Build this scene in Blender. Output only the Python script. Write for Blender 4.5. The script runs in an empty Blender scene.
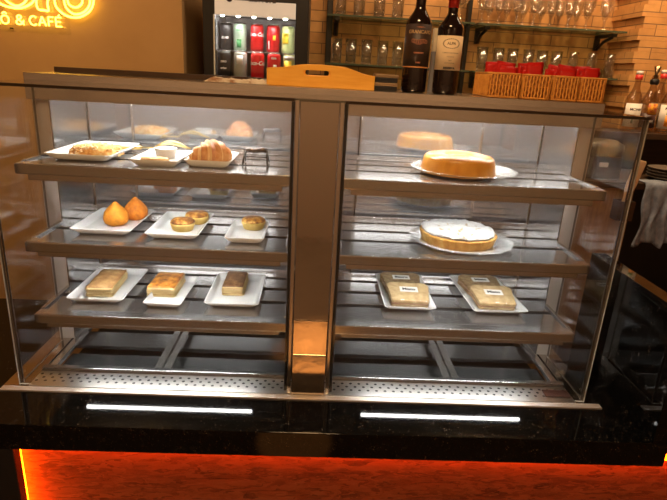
import bpy, bmesh, math, random
from mathutils import Vector, Matrix
rnd = random.Random(7)
SC = bpy.context.scene
COL = SC.collection
PI = math.pi

# ------------------------------------------------------------------ camera
F, PITCH, ROLL, YAW = 535.645, .321016, .055719, .042239
CAM = Vector((-.004675, -1.284638, .851467))
fwd = Vector((math.sin(YAW)*math.cos(PITCH), math.cos(YAW)*math.cos(PITCH), -math.sin(PITCH)))
rgt = Vector((math.cos(YAW), -math.sin(YAW), 0)); upv = rgt.cross(fwd)
cr, sr = math.cos(ROLL), math.sin(ROLL)
ax, ay = rgt*cr + upv*sr, upv*cr - rgt*sr
cd = bpy.data.cameras.new('camera'); cam = bpy.data.objects.new('camera', cd); COL.objects.link(cam)
cam.matrix_world = Matrix(((ax.x, ay.x, -fwd.x, CAM.x), (ax.y, ay.y, -fwd.y, CAM.y), (ax.z, ay.z, -fwd.z, CAM.z), (0, 0, 0, 1)))
cd.sensor_width = 36; cd.lens = 36*F/667; cd.clip_start = .02
SC.camera = cam

def ray(x, y): return fwd*F + ax*(x-333.5) - ay*(y-250)
def atY(x, y, Y):
    d = ray(x, y); return CAM + d*((Y-CAM.y)/d.y)
def atZ(x, y, Z):
    d = ray(x, y); return CAM + d*((Z-CAM.z)/d.z)

# ------------------------------------------------------------------ materials
MATS = {}
def nodes(name):
    m = bpy.data.materials.new(name); m.use_nodes = True
    nt = m.node_tree; nt.nodes.clear()
    out = nt.nodes.new('ShaderNodeOutputMaterial')
    MATS[name] = m
    return m, nt, out
def ramp(nt, fac, stops):
    r = nt.nodes.new('ShaderNodeValToRGB')
    els = r.color_ramp.elements
    while len(els) < len(stops): els.new(.5)
    for e, (p, c) in zip(els, stops): e.position = p; e.color = (*c, 1)
    nt.links.new(fac, r.inputs['Fac']); return r.outputs['Color']
def coords(nt, kind='Object', scale=(1, 1, 1)):
    t = nt.nodes.new('ShaderNodeTexCoord'); mp = nt.nodes.new('ShaderNodeMapping')
    mp.inputs['Scale'].default_value = scale
    nt.links.new(t.outputs[kind], mp.inputs['Vector']); return mp.outputs['Vector']
def noise(nt, vec, scale, detail=4, rough=.6):
    n = nt.nodes.new('ShaderNodeTexNoise'); n.inputs['Scale'].default_value = scale
    n.inputs['Detail'].default_value = detail; n.inputs['Roughness'].default_value = rough
    nt.links.new(vec, n.inputs['Vector']); return n.outputs['Fac']
def bump(nt, h, strength, dist=.01):
    b = nt.nodes.new('ShaderNodeBump'); b.inputs['Strength'].default_value = strength; b.inputs['Distance'].default_value = dist
    nt.links.new(h, b.inputs['Height']); return b.outputs['Normal']
def mat(name, col=(.8, .8, .8), rough=.5, metal=0, stops=None, nscale=20, nstretch=(1, 1, 1), bstr=0, bdist=.01, spec=.5, sss=0, emit=None, estr=0, coat=0):
    m, nt, out = nodes(name)
    p = nt.nodes.new('ShaderNodeBsdfPrincipled'); nt.links.new(p.outputs[0], out.inputs[0])
    p.inputs['Base Color'].default_value = (*col, 1); p.inputs['Roughness'].default_value = rough
    p.inputs['Metallic'].default_value = metal; p.inputs['Specular IOR Level'].default_value = spec
    if coat: p.inputs['Coat Weight'].default_value = coat
    if sss:
        p.inputs['Subsurface Weight'].default_value = sss; p.inputs['Subsurface Radius'].default_value = (.01, .006, .003)
        p.inputs['Subsurface Scale'].default_value = .5
    if emit: p.inputs['Emission Color'].default_value = (*emit, 1); p.inputs['Emission Strength'].default_value = estr
    if stops or bstr:
        n = noise(nt, coords(nt, scale=nstretch), nscale)
        if stops: nt.links.new(ramp(nt, n, stops), p.inputs['Base Color'])
        if bstr: nt.links.new(bump(nt, n, bstr, bdist), p.inputs['Normal'])
    return m
def thin_glass(name, tint=(.97, .98, .97), f0=.04, fmax=1.0, rough=0.0, power=4):
    m, nt, out = nodes(name)
    tr = nt.nodes.new('ShaderNodeBsdfTransparent'); tr.inputs[0].default_value = (*tint, 1)
    gl = nt.nodes.new('ShaderNodeBsdfGlossy'); gl.inputs['Roughness'].default_value = rough; gl.inputs[0].default_value = (1, 1, 1, 1)
    lw = nt.nodes.new('ShaderNodeLayerWeight'); lw.inputs['Blend'].default_value = .5
    pw = nt.nodes.new('ShaderNodeMath'); pw.operation = 'POWER'; pw.inputs[1].default_value = power
    nt.links.new(lw.outputs['Facing'], pw.inputs[0])
    mr = nt.nodes.new('ShaderNodeMapRange'); mr.inputs['To Min'].default_value = f0; mr.inputs['To Max'].default_value = fmax
    nt.links.new(pw.outputs[0], mr.inputs['Value'])
    mx = nt.nodes.new('ShaderNodeMixShader'); nt.links.new(mr.outputs[0], mx.inputs[0])
    nt.links.new(tr.outputs[0], mx.inputs[1]); nt.links.new(gl.outputs[0], mx.inputs[2]); nt.links.new(mx.outputs[0], out.inputs[0])
    return m
def emitter(name, col, s):
    m, nt, out = nodes(name)
    e = nt.nodes.new('ShaderNodeEmission'); e.inputs[0].default_value = (*col, 1); e.inputs[1].default_value = s
    nt.links.new(e.outputs[0], out.inputs[0]); return m

STEEL = mat('brushed_steel', (.64, .61, .57), .22, .97, nscale=60, nstretch=(1, 14, 14), bstr=.05, bdist=.002)
SHEET = mat('shelf_steel', (.58, .575, .57), .20, .97, nscale=9, nstretch=(1, 2, 2), bstr=.10, bdist=.004)
POLISH = mat('polished_steel', (.56, .52, .47), .06, 1, nscale=5, bstr=.12, bdist=.006)
KICK = mat('wavy_polished_steel', (.80, .70, .56), .10, 1, nscale=7, bstr=.12, bdist=.01)
WELL = mat('well_steel', (.34, .34, .34), .24, .95, nscale=9, nstretch=(1, 2, 2), bstr=.08, bdist=.004)
SATIN = mat('satin_steel', (.60, .54, .48), .42, .55, nscale=60, nstretch=(14, 14, 1), bstr=.05, bdist=.002)
DULL = mat('groove_shade_steel', (.14, .135, .13), .45, .8)
MIRROR = mat('mirror_steel', (.60, .61, .63), .075, .88, nscale=3, bstr=.05, bdist=.004)
DARKM = mat('dark_metal', (.05, .045, .04), .4, .8)
BLACK = mat('black_plastic', (.012, .012, .013), .35)
PORC = mat('white_porcelain', (.86, .86, .85), .15, 0, coat=.3)
PANE = thin_glass('clear_pane', (.975, .98, .97), .03, .9)
PEDGE = mat('pane_edge', (.10, .085, .065), .15, 0, spec=.8)
PEDGEL = mat('pane_edge_bright', (.55, .52, .45), .15, .3, spec=.8)
DISH = thin_glass('dish_glass', (.92, .94, .94), .16, .9, .12, 1.6)
def milky(m, k):
    nt = m.node_tree; out = [n for n in nt.nodes if n.type == 'OUTPUT_MATERIAL'][0]; src = out.inputs[0].links[0].from_socket
    d = nt.nodes.new('ShaderNodeBsdfDiffuse'); d.inputs[0].default_value = (.9, .92, .92, 1)
    mx = nt.nodes.new('ShaderNodeMixShader'); mx.inputs[0].default_value = k
    nt.links.new(src, mx.inputs[1]); nt.links.new(d.outputs[0], mx.inputs[2]); nt.links.new(mx.outputs[0], out.inputs[0])
milky(DISH, .22)
TUMB = thin_glass('drinking_glass', (.96, .96, .95), .14, .95, .06, 1.5)

GSHELF = thin_glass('shelf_glass', (.62, .68, .58), .05, .6)
GSEDGE = mat('shelf_glass_edge', (.07, .085, .05), .25, 0, spec=.3)
FILM = thin_glass('plastic_film', (.98, .98, .98), .02, .5, .10, 4)
LED = emitter('white_led', (1, .985, .965), 84)
WHITE = mat('white_paper', (.85, .84, .80), .6)
INK = mat('dark_ink', (.02, .02, .025), .6)
OSBLED = emitter('orange_led', (1, .072, .001), 36)
NEON = emitter('yellow_neon', (1, .58, .06), 7.2)

def granite():
    m, nt, out = nodes('black_granite')
    p = nt.nodes.new('ShaderNodeBsdfPrincipled'); nt.links.new(p.outputs[0], out.inputs[0])
    v = nt.nodes.new('ShaderNodeTexVoronoi'); v.inputs['Scale'].default_value = 130
    c = coords(nt); nt.links.new(c, v.inputs['Vector'])
    a = ramp(nt, v.outputs['Distance'], [(0, (.24, .17, .10)), (.14, (.07, .05, .035)), (.24, (.012, .010, .008)), (1, (.008, .007, .006))])
    n = noise(nt, c, 55, 3)
    b = ramp(nt, n, [(.0, (.10, .10, .10)), (.55, (.25, .25, .25)), (.66, (1, 1, 1)), (1, (1.3, 1.2, 1))])
    mx = nt.nodes.new('ShaderNodeMix'); mx.data_type = 'RGBA'; mx.blend_type = 'MULTIPLY'; mx.inputs[0].default_value = 1
    nt.links.new(a, mx.inputs[6]); nt.links.new(b, mx.inputs[7]); nt.links.new(mx.outputs[2], p.inputs['Base Color'])
    p.inputs['Roughness'].default_value = .05; p.inputs['Specular IOR Level'].default_value = .22
    return m
GRANITE = granite()
def osb():
    m, nt, out = nodes('strand_board')
    p = nt.nodes.new('ShaderNodeBsdfPrincipled'); nt.links.new(p.outputs[0], out.inputs[0]); p.inputs['Roughness'].default_value = .6
    c = coords(nt, scale=(.55, 1, 2.2))
    d = noise(nt, c, 7, 4)
    va = nt.nodes.new('ShaderNodeVectorMath'); va.operation = 'MULTIPLY_ADD'; va.inputs[1].default_value = (.5, .5, .5)
    nt.links.new(d, va.inputs[0]); nt.links.new(c, va.inputs[2])
    v = nt.nodes.new('ShaderNodeTexVoronoi'); v.inputs['Scale'].default_value = 38; nt.links.new(va.outputs[0], v.inputs['Vector'])
    sp = nt.nodes.new('ShaderNodeSeparateColor'); nt.links.new(v.outputs['Color'], sp.inputs[0])
    n2 = noise(nt, va.outputs[0], 46, 9, .82)
    ad = nt.nodes.new('ShaderNodeMath'); ad.operation = 'ADD'; nt.links.new(sp.outputs[0], ad.inputs[0]); nt.links.new(n2, ad.inputs[1])
    hl = nt.nodes.new('ShaderNodeMath'); hl.operation = 'MULTIPLY'; hl.inputs[1].default_value = .5; sc_ = nt.nodes.new('ShaderNodeMath'); sc_.operation = 'MULTIPLY_ADD'; sc_.inputs[1].default_value = .45; sc_.inputs[2].default_value = .28; nt.links.new(sp.outputs[0], sc_.inputs[0]); nt.links.new(sc_.outputs[0], ad.inputs[0]); nt.links.new(ad.outputs[0], hl.inputs[0])
    nt.links.new(ramp(nt, hl.outputs[0], [(.30, (.035, .012, .006)), (.42, (.22, .075, .03)), (.52, (.34, .125, .05)), (.64, (.40, .16, .065)), (.74, (.62, .30, .13))]), p.inputs['Base Color'])
    nt.links.new(bump(nt, hl.outputs[0], .5, .006), p.inputs['Normal'])
    return m
OSB = osb()
def brick():
    m, nt, out = nodes('tan_brick')
    p = nt.nodes.new('ShaderNodeBsdfPrincipled'); nt.links.new(p.outputs[0], out.inputs[0]); p.inputs['Roughness'].default_value = .7
    t = nt.nodes.new('ShaderNodeTexCoord'); s = nt.nodes.new('ShaderNodeSeparateXYZ'); k = nt.nodes.new('ShaderNodeCombineXYZ')
    ad = nt.nodes.new('ShaderNodeMath'); ad.operation = 'ADD'
    nt.links.new(t.outputs['Object'], s.inputs[0]); nt.links.new(s.outputs[0], ad.inputs[0]); nt.links.new(s.outputs[1], ad.inputs[1])
    nt.links.new(ad.outputs[0], k.inputs[0]); nt.links.new(s.outputs[2], k.inputs[1])
    b = nt.nodes.new('ShaderNodeTexBrick'); nt.links.new(k.outputs[0], b.inputs['Vector'])
    b.inputs['Scale'].default_value = 1; b.inputs['Brick Width'].default_value = .20; b.inputs['Row Height'].default_value = .052
    b.inputs['Mortar Size'].default_value = .0022; b.inputs['Mortar Smooth'].default_value = .3; b.inputs['Bias'].default_value = 0
    b.inputs['Color1'].default_value = (.50, .24, .075, 1); b.inputs['Color2'].default_value = (.62, .335, .115, 1); b.inputs['Mortar'].default_value = (.20, .11, .05, 1)
    n = noise(nt, k.outputs[0], 14, 5)
    mx = nt.nodes.new('ShaderNodeMix'); mx.data_type = 'RGBA'; mx.blend_type = 'MULTIPLY'; mx.inputs[0].default_value = .6
    nt.links.new(b.outputs['Color'], mx.inputs[6]); nt.links.new(ramp(nt, n, [(.3, (.7, .66, .6)), (.7, (1.15, 1.1, 1.05))]), mx.inputs[7])
    nt.links.new(mx.outputs[2], p.inputs['Base Color'])
    iv = nt.nodes.new('ShaderNodeMath'); iv.operation = 'SUBTRACT'; iv.inputs[0].default_value = 1; nt.links.new(b.outputs['Fac'], iv.inputs[1])
    nt.links.new(bump(nt, iv.outputs[0], .6, .006), p.inputs['Normal'])
    return m
BRICK = brick()
def grille():
    m, nt, out = nodes('perforated_steel')
    p = nt.nodes.new('ShaderNodeBsdfPrincipled'); nt.links.new(p.outputs[0], out.inputs[0])
    p.inputs['Roughness'].default_value = .3; p.inputs['Metallic'].default_value = 1
    t = nt.nodes.new('ShaderNodeTexCoord'); s = nt.nodes.new('ShaderNodeSeparateXYZ'); nt.links.new(t.outputs['Object'], s.inputs[0])
    def M(op, a, b=None, c=None):
        n = nt.nodes.new('ShaderNodeMath'); n.operation = op
        for i, v in enumerate((a, b, c)):
            if v is None: continue
            if isinstance(v, (int, float)): n.inputs[i].default_value = v
            else: nt.links.new(v, n.inputs[i])
        return n.outputs[0]
    ry = M('DIVIDE', M('SUBTRACT', s.outputs[1], -.019), .0165); row = M('FLOOR', ry)
    sh = M('MULTIPLY', M('MODULO', row, 2), .5)
    cx = M('ADD', M('DIVIDE', s.outputs[0], .0240), sh)
    fx = M('MULTIPLY', M('SUBTRACT', M('FRACT', cx), .5), .0240); fy = M('MULTIPLY', M('SUBTRACT', M('FRACT', ry), .5), .0165)
    d = M('SQRT', M('ADD', M('MULTIPLY', fx, fx), M('MULTIPLY', fy, fy)))
    hole = M('MULTIPLY', M('LESS_THAN', d, .0042), M('MULTIPLY', M('GREATER_THAN', row, -.5), M('LESS_THAN', row, 2.5)))
    mx = nt.nodes.new('ShaderNodeMix'); mx.data_type = 'RGBA'; nt.links.new(hole, mx.inputs[0])
    mx.inputs[6].default_value = (.72, .70, .67, 1); mx.inputs[7].default_value = (.01, .01, .01, 1)
    nt.links.new(mx.outputs[2], p.inputs['Base Color'])
    nt.links.new(M('SUBTRACT', 1, hole), p.inputs['Metallic'])
    return m
GRILLE = grille()
PLASTER = mat('ochre_plaster', rough=.75, stops=[(.3, (.42, .25, .11)), (.7, (.50, .31, .14))], nscale=3, bstr=.08)
WOODTRAY = mat('orange_wood', rough=.4, stops=[(.3, (.80, .36, .035)), (.7, (.90, .47, .07))], nscale=12, nstretch=(1, 6, 8))
WOODCAB = mat('tan_wood', rough=.5, stops=[(.3, (.30, .18, .08)), (.7, (.46, .29, .13))], nscale=10, nstretch=(8, 8, 1))
WOODBOARD = mat('pale_wood', rough=.5, stops=[(.3, (.62, .42, .24)), (.7, (.75, .55, .35))], nscale=10, nstretch=(8, 8, 1))
WICKER = mat('wicker', rough=.55, stops=[(.3, (.62, .24, .035)), (.7, (.82, .38, .07))], nscale=60)
DARKWOOD = mat('dark_wood', rough=.5, stops=[(.3, (.035, .018, .008)), (.7, (.06, .03, .014))], nscale=8, nstretch=(1, 8, 8))
RED = mat('red_sachet', (.62, .02, .015), .25)
BROWNW = mat('brown_paint', (.30, .21, .145), .6)
FLOORM = mat('brown_tile', rough=.35, stops=[(.3, (.13, .085, .055)), (.7, (.17, .115, .075))], nscale=5)
CEILM = mat('ceiling_paint', (.34, .26, .19), .8)

# ------------------------------------------------------------------ mesh helpers
class MB:
    def __init__(s): s.bm = bmesh.new()
    def _tag(s, faces, mi, sm):
        for f in faces: f.material_index = mi; f.smooth = sm
    def box(s, x0, x1, y0, y1, z0, z1, bev=0, mi=0, M=None):
        b = bmesh.new()
        r = bmesh.ops.create_cube(b, size=1)
        for v in b.verts: v.co = Vector(((x0+x1)/2 + v.co.x*(x1-x0), (y0+y1)/2 + v.co.y*(y1-y0), (z0+z1)/2 + v.co.z*(z1-z0)))
        if bev: bmesh.ops.bevel(b, geom=b.edges[:], offset=bev, segments=2, affect='EDGES', profile=.6)
        s._merge(b, mi, False, M); return s
    def _merge(s, b, mi, sm, M=None):
        if M is not None: bmesh.ops.transform(b, matrix=M, verts=b.verts)
        mp = {}
        for v in b.verts: mp[v] = s.bm.verts.new(v.co)
        for f in b.faces:
            try:
                nf = s.bm.faces.new([mp[v] for v in f.verts]); nf.material_index = mi if mi is not None else f.material_index; nf.smooth = sm
            except ValueError: pass
        b.free()
    def loft(s, rings, mi=0, sm=True, cap=(True, True), close=True):
        vs = [[s.bm.verts.new(p) for p in r] for r in rings]; n = len(rings[0])
        for a, b in zip(vs, vs[1:]):
            for i in range(n if close else n-1):
                j = (i+1) % n
                f = s.bm.faces.new((a[i], a[j], b[j], b[i])); f.material_index = mi; f.smooth = sm
        if cap[0]: f = s.bm.faces.new(vs[0][::-1]); f.material_index = mi
        if cap[1]: f = s.bm.faces.new(vs[-1]); f.material_index = mi
        return s
    def lathe(s, prof, c=(0, 0, 0), n=24, mi=0, M=None, cap=(True, True), wob=None):
        rings = []
        for r, z in prof:
            ring = []
            for i in range(n):
                a = 2*PI*i/n; k = wob(a, r, z) if wob else 1
                p = Vector((r*k*math.cos(a), r*k*math.sin(a), z))
                if M is not None: p = M @ p
                ring.append(p + Vector(c))
            rings.append(ring)
        return s.loft(rings, mi, True, cap)
    def tube(s, pts, r, n=8, mi=0, closed=False):
        pts = [Vector(p) for p in pts]; rings = []; m = len(pts)
        up = None
        for i, p in enumerate(pts):
            a = pts[(i-1) % m] if (closed or i) else p; b = pts[(i+1) % m] if (closed or i < m-1) else p
            t = (b-a).normalized()
            if up is None: up = Vector((0, 0, 1)) if abs(t.z) < .9 else Vector((1, 0, 0))
            x = up.cross(t).normalized(); y = t.cross(x); up = y
            rr = r[i] if isinstance(r, (list, tuple)) else r
            rings.append([p + (x*math.cos(2*PI*k/n) + y*math.sin(2*PI*k/n))*rr for k in range(n)])
        if closed: rings.append(rings[0][:]); return s.loft(rings, mi, True, (False, False))
        return s.loft(rings, mi, True)
    def build(s, name, mats, parent=None, loc=None, rot=None):
        bmesh.ops.recalc_face_normals(s.bm, faces=s.bm.faces[:])
        me = bpy.data.meshes.new(name); s.bm.to_mesh(me); s.bm.free()
        for m in (mats if isinstance(mats, (list, tuple)) else [mats]): me.materials.append(m)
        return link(name, me, parent, loc, rot)
def link(name, me, parent=None, loc=None, rot=None):
    o = bpy.data.objects.new(name, me); COL.objects.link(o)
    if parent: o.parent = parent
    if loc is not None: o.location = loc
    if rot is not None: o.rotation_euler = rot
    return o
def tag(o, label, cat, group=None):
    o['label'] = label; o['category'] = cat
    if group: o['group'] = group
    return o
def thing(name, label, cat, loc=(0, 0, 0), rz=0, group=None):
    o = bpy.data.objects.new(name, None); COL.objects.link(o); o.location = loc; o.rotation_euler = (0, 0, rz); o.empty_display_size = .02
    return tag(o, label, cat, group)
def struct(o): o['kind'] = 'structure'; return o
def dup(root, loc, label, rz=None, group=None, scale=None):
    r = root.copy(); COL.objects.link(r); r.location = loc; r['label'] = label
    if rz is not None: r.rotation_euler = (0, 0, rz)
    if group: r['group'] = group
    if scale: r.scale = scale
    for ch in list(root.children):
        c = ch.copy(); COL.objects.link(c); c.parent = r
        for g in list(ch.children):
            d = g.copy(); COL.objects.link(d); d.parent = c
    return r
def curve_mesh(cu):
    o = bpy.data.objects.new('tmp', cu); COL.objects.link(o)
    bpy.context.view_layer.update()
    me = bpy.data.meshes.new_from_object(o.evaluated_get(bpy.context.evaluated_depsgraph_get()))
    bpy.data.objects.remove(o); bpy.data.curves.remove(cu); return me
def text_mesh(body, size, m, extrude=.0004, shear=0, bold=0):
    cu = bpy.data.curves.new('txt', 'FONT'); cu.body = body; cu.size = size; cu.align_x = 'CENTER'; cu.align_y = 'CENTER'
    cu.extrude = extrude; cu.shear = shear; cu.offset = bold
    me = curve_mesh(cu); me.materials.clear(); me.materials.append(m); return me
def wrap(me, R, z0, a0=-PI/2, z_off=0):
    # flat text (x right, y up) -> on a cylinder of radius R around z, facing angle a0
    for v in me.vertices:
        a = a0 + v.co.x/R; r = R + v.co.z
        v.co = Vector((r*math.cos(a), r*math.sin(a), z0 + v.co.y))
    me.update(); return me
def upright(me, y, x=0, z=0):
    for v in me.vertices: v.co = Vector((x+v.co.x, y - v.co.z, z+v.co.y))
    me.update(); return me
def shape(outlines, depth, bev=.001):
    cu = bpy.data.curves.new('shp', 'CURVE'); cu.dimensions = '2D'; cu.fill_mode = 'BOTH'; cu.extrude = depth/2; cu.bevel_depth = bev; cu.bevel_resolution = 1
    for pts in outlines:
        sp = cu.splines.new('POLY'); sp.points.add(len(pts)-1); sp.use_cyclic_u = True
        for p, q in zip(sp.points, pts): p.co = (q[0], q[1], 0, 1)
    return curve_mesh(cu)
def rrect(hw, hd, z, r, n=4, cx=0, cy=0):
    out = []
    for k, (sx, sy) in enumerate(((1, 1), (-1, 1), (-1, -1), (1, -1))):
        for i in range(n+1):
            a = k*PI/2 + PI/2*i/n
            out.append(Vector((cx + sx*(hw-r) + r*math.cos(a), cy + sy*(hd-r) + r*math.sin(a), z)))
    return out

# ------------------------------------------------------------------ the room
FZ = -.80
def setting(name, m, *b):
    mb = MB(); mb.box(*b); return struct(mb.build(name, m))
setting('floor', FLOORM, -3, 3.2, -4, 1.8, FZ-.05, FZ)
setting('ceiling', CEILM, -3, 3.2, -4, 1.8, 2.0, 2.05)
setting('wall_back', BRICK, -.585, 3.2, 1.7, 1.8, FZ, 2.0)
setting('wall_plaster', PLASTER, -3, -.585, 1.15, 1.8, FZ, 2.0)
setting('wall_left', BROWNW, -3.1, -3, -4, 1.8, FZ, 2.0)
setting('wall_right', BROWNW, 3.2, 3.3, -4, 1.8, FZ, 2.0)
setting('wall_front', BROWNW, -3, 3.2, -4.1, -4, FZ, 2.0)
mb = MB()
for k in range(60):     # toothed corner of the brick pillar: courses step in and out
    z0 = FZ + k*.052
    if z0+.052 > 2.0: break
    mb.box(1.50 + (.016 if k % 2 else 0), 2.9, 1.42, 1.70, z0, z0+.0512)
struct(mb.build('wall_pillar', BRICK))

# ------------------------------------------------------------------ counter
ct = thing('bar_counter', 'long black granite counter carrying the glass display case, orange glow below', 'counter', (0, 0, FZ))
def cpart(mb, name, m, parent=ct): return mb.build(name, m, parent, (0, 0, -FZ))
mb = MB()
mb.box(-1.6, .925, -.17, -.030, -.072, 0, .002)
mb.box(-1.6, -.82, -.030, .55, -.072, 0); mb.box(.82, .925, -.030, .55, -.072, 0)
mb.box(-.82, .82, .53, .55, -.072, 0)
cpart(mb, 'worktop', GRANITE)
mb = MB(); mb.box(.88, .925, -.17, .30, 0.001, .352, .002); cpart(mb, 'end_slab', GRANITE)
mb = MB(); mb.box(-1.6, 1.5, -.115, -.09, FZ, -.074); p = cpart(mb, 'front_board', OSB); p['label'] = 'reddish strand board front lit by orange light'
mb = MB(); mb.box(-.95, -.72, -.17, -.142, FZ, -.073, .002); cpart(mb, 'leg', BLACK)
mb = MB(); mb.box(-.715, .92, -.134, -.120, -.081, -.073); cpart(mb, 'light_strip', OSBLED)
mb = MB(); mb.box(-.742, -.732, -.1405, -.118, FZ+.02, -.09); cpart(mb, 'light_strip', OSBLED)
mb = MB(); mb.box(.93, 1.5, -.134, -.120, -.081, -.073); cpart(mb, 'light_strip', OSBLED)

# ------------------------------------------------------------------ display case
dc = thing('display_case', 'wide stainless steel and glass pastry display case on the black counter', 'display case', (0, 0, 0))
BACK = .53
mb = MB()   # base: ledges around the two wells
mb.box(-.82, .82, -.030, -.010, -.03, .004, .001, 1)
for s in (-1, 1): mb.box(min(s*.755, s*.82), max(s*.755, s*.82), -.0095, BACK, -.03, .004, .001)
mb.build('base', [POLISH, SATIN], dc)
for s in (-1, 1):
    mb = MB()
    mb.box(min(s*.747, s*.792), max(s*.747, s*.792), .2625, BACK, .0045, .7755, .001)
    ep = mb.build('end_panel', SATIN, dc)
    mb = MB(); mb.box(min(s*.7425, s*.7465), max(s*.7425, s*.7465), .2625, .4995, .0055, .7755); mb.build('inner_liner', SHEET, ep)
mb = MB(); mb.box(-.80, .80, .2625, BACK, .776, .806, .0015); mb.box(-.80, .80, .25, .262, .737, .806, .001); mb.build('top_slab', STEEL, dc)
mb = MB(); mb.box(-.80, -.18, .43, .46, .8065, .822, .001); mb.build('back_rail', DARKWOOD, dc)
# centre post: front face, rounded rims and the partition behind it
mb = MB()
mb.box(-.046, .046, .000, .02, .0045, .7855, .002); mb.box(-.040, .040, .02, .25, .0045, .7855); mb.box(-.040, .040, .2625, BACK, .0045, .7755)
cp = mb.build('center_post', POLISH, dc)
mb = MB()
for s in (-1, 1): mb.box(min(s*.0475, s*.0575), max(s*.0475, s*.0575), -.004, .010, .0045, .785, .002)
mb.build('rim', STEEL, cp)
mb = MB()
mb.box(-.045, .045, -.004, -.0005, .124, .225, .001); mb.box(-.045, .045, -.0035, 0, 0, .1165, .001, 0, Matrix.Translation((0, -.0095, .0065)) @ Matrix.Rotation(-math.radians(3.4), 4, 'X'))
mb.build('kick_plate', KICK, cp)
# panes
def pane(name, b, axis, edge=PEDGE):
    mb = MB(); mb.box(*b)
    for f in mb.bm.faces: f.material_index = 0 if abs(f.normal[axis]) > .9 else 1
    mb.bm.normal_update()
    for f in mb.bm.faces: f.material_index = 0 if abs(f.normal[axis]) > .9 else 1
    return mb.build(name, [PANE, edge], dc)
pane('front_pane', (-.781, -.060, -.003, .003, .0045, .7815), 1, PEDGEL)
pane('front_pane', (.060, .781, -.003, .003, .0045, .7815), 1, PEDGEL)
pane('side_pane', (-.782, -.776, .0035, .249, .0045, .782), 0, PEDGE)
pane('side_pane', (.776, .782, .0035, .249, .0045, .782), 0, PEDGE)
for x0, x1 in ((-.783, -.059), (.059, .783)):
    mb = MB(); mb.box(x0, x1, -.0045, -.0002, .7820, .7890, .001); mb.build('pane_trim', mat('dark_trim', (.045, .03, .02), .3, .5) if 'dark_trim' not in MATS else MATS['dark_trim'], dc)
for s in (-1, 1):
    mb = MB(); mb.box(min(s*.0585, s*.0665), max(s*.0585, s*.0665), .0045, .016, .0055, .7815, .001); mb.build('dark_line_strip', BLACK, dc)  # black strip stands in for the shaded gap between rim and pane
    mb = MB(); mb.box(min(s*.7718, s*.7755), max(s*.7718, s*.7755), .0035, .008, .0055, .7815, .001); mb.build('dark_line_strip', MATS['dark_trim'], dc)  # dark strip: the side pane's grazing reflection put into colour
pane('top_pane', (-.782, .782, .000, .249, .7825, .7885), 2)
# mirror back: two sliding doors in each bay with slim frames
for xa, xb in ((-.7415, -.60), (-.60, -.042), (.042, .135), (.135, .54), (.54, .7415)):
    mb = MB(); off = .012 if xa in (-.60, .135) else 0
    mb.box(xa+.001, xb-.001, .505-off, .511-off, .006, .7755); d = mb.build('back_door', MIRROR, dc)
    mb = MB()
    for x in (xa+.002, xb-.006):
        mb = MB(); mb.box(x, x+.004, .501-off, .5045-off, .006, .7755, .001); mb.build('door_frame', STEEL, d)
# wells
for s in (-1, 1):
    xa, xb = (-.754, -.0415) if s < 0 else (.0415, .754)
    mb = MB()
    mb.box(xa, xb, .085, .252, -.054, -.044, .0015); mb.box(xa, xb, .284, .378, -.044, -.030, .0015); mb.box(xa, xb, .408, .500, -.034, -.016, .0015)
    mb.box(xa, xb, .085, .500, -.075, -.0705)
    wl = None
    wl = mb.build('well', WELL, dc)
    mb = MB(); mb.box(xa, xb, .085, .500, -.0702, -.0700 + .0015); mb.build('gap_shade_sheet', BLACK, wl)  # black sheet under the gaps; their shade is put in by colour
    mb = MB()
    xm = -.427 if s < 0 else .427
    x1 = xa+.004 if s < 0 else xb-.024
    for u0, u1 in ((xm-.024, xm-.003), (xm+.003, xm+.024), (x1, x1+.02)):
        mb = MB(); mb.box(u0, u1, .0855, .495, -.012, .003, .002); mb.build('pan_rail', STEEL, dc)
    mb = MB(); mb.box(xa, xb, .0672, .0845, -.05, .016, .002); mb.build('upstand', WELL, dc)
    mb = MB(); mb.box(-.356, .356, -.0375, .0375, -.02, .005); mb.build('perforated_grille', GRILLE, dc, ((xa+xb)/2, .0290, 0))
mb = MB(); mb.box(.678, .752, .014, .048, .0052, .0085, .0015); mb.build('switch_plate', mat('brown_plate', (.05, .02, .015), .3), dc)
# shelves
SHZ = (.596, .391, .184)
for z in SHZ:
    for s in (-1, 1):
        xa, xb = (-.752, -.066) if s < 0 else (.066, .752)
        mb = MB()
        # sheet with two pressed grooves, front lip and end rims
        for y0, y1, zz in ((.100, .196, 0), (.218, .300, 0), (.322, .396, 0), (.416, .456, 0), (.458, .470, .006)):
            mb.box(xa+.012, xb-.012, y0, y1, z-.016+zz-.004, z-.004+zz, .001)
        mb.box(xa, xb, .060, .099, z-.028, z, .0035)
        for x in (xa, xb-.011): mb.box(x, x+.011, .0995, .470, z-.022, z+.002, .001)
        sh = mb.build('shelf', SHEET, dc)
        mb = MB(); mb.box(xa+.012, xb-.012, .140, .456, z-.0222, z-.0205); mb.build('groove_shade_sheet', DULL, sh)  # darker sheet under the grooves, recess shade put into its colour
        mb = MB(); mb.box(xa+.022, xb-.022, .078, .098, z-.046, z-.0285, .001); mb.build('front_channel', STEEL, sh)
        xc = .415*s
        mb = MB(); mb.box(xc-.25, xc+.25, .106, .130, z-.033, z-.0205, .001); hs = mb.build('light_housing', STEEL, sh)
        mb = MB(); mb.tube([(xc-.247, .118, z-.038), (xc+.247, .118, z-.038)], .0045, 10); mb.build('light_tube', LED, sh)
        if s > 0:
            mb = MB(); mb.box(.0585, .0655, .10, .16, z-.03, z+.035, .001); mb.build('clip', FILM, sh)
for s in (-1, 1):
    xc = .415*s
    mb = MB(); mb.tube([(xc-.26, .290, .764), (xc+.26, .290, .762)], .0095, 10); mb.build('light_tube', LED, dc)

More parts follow.
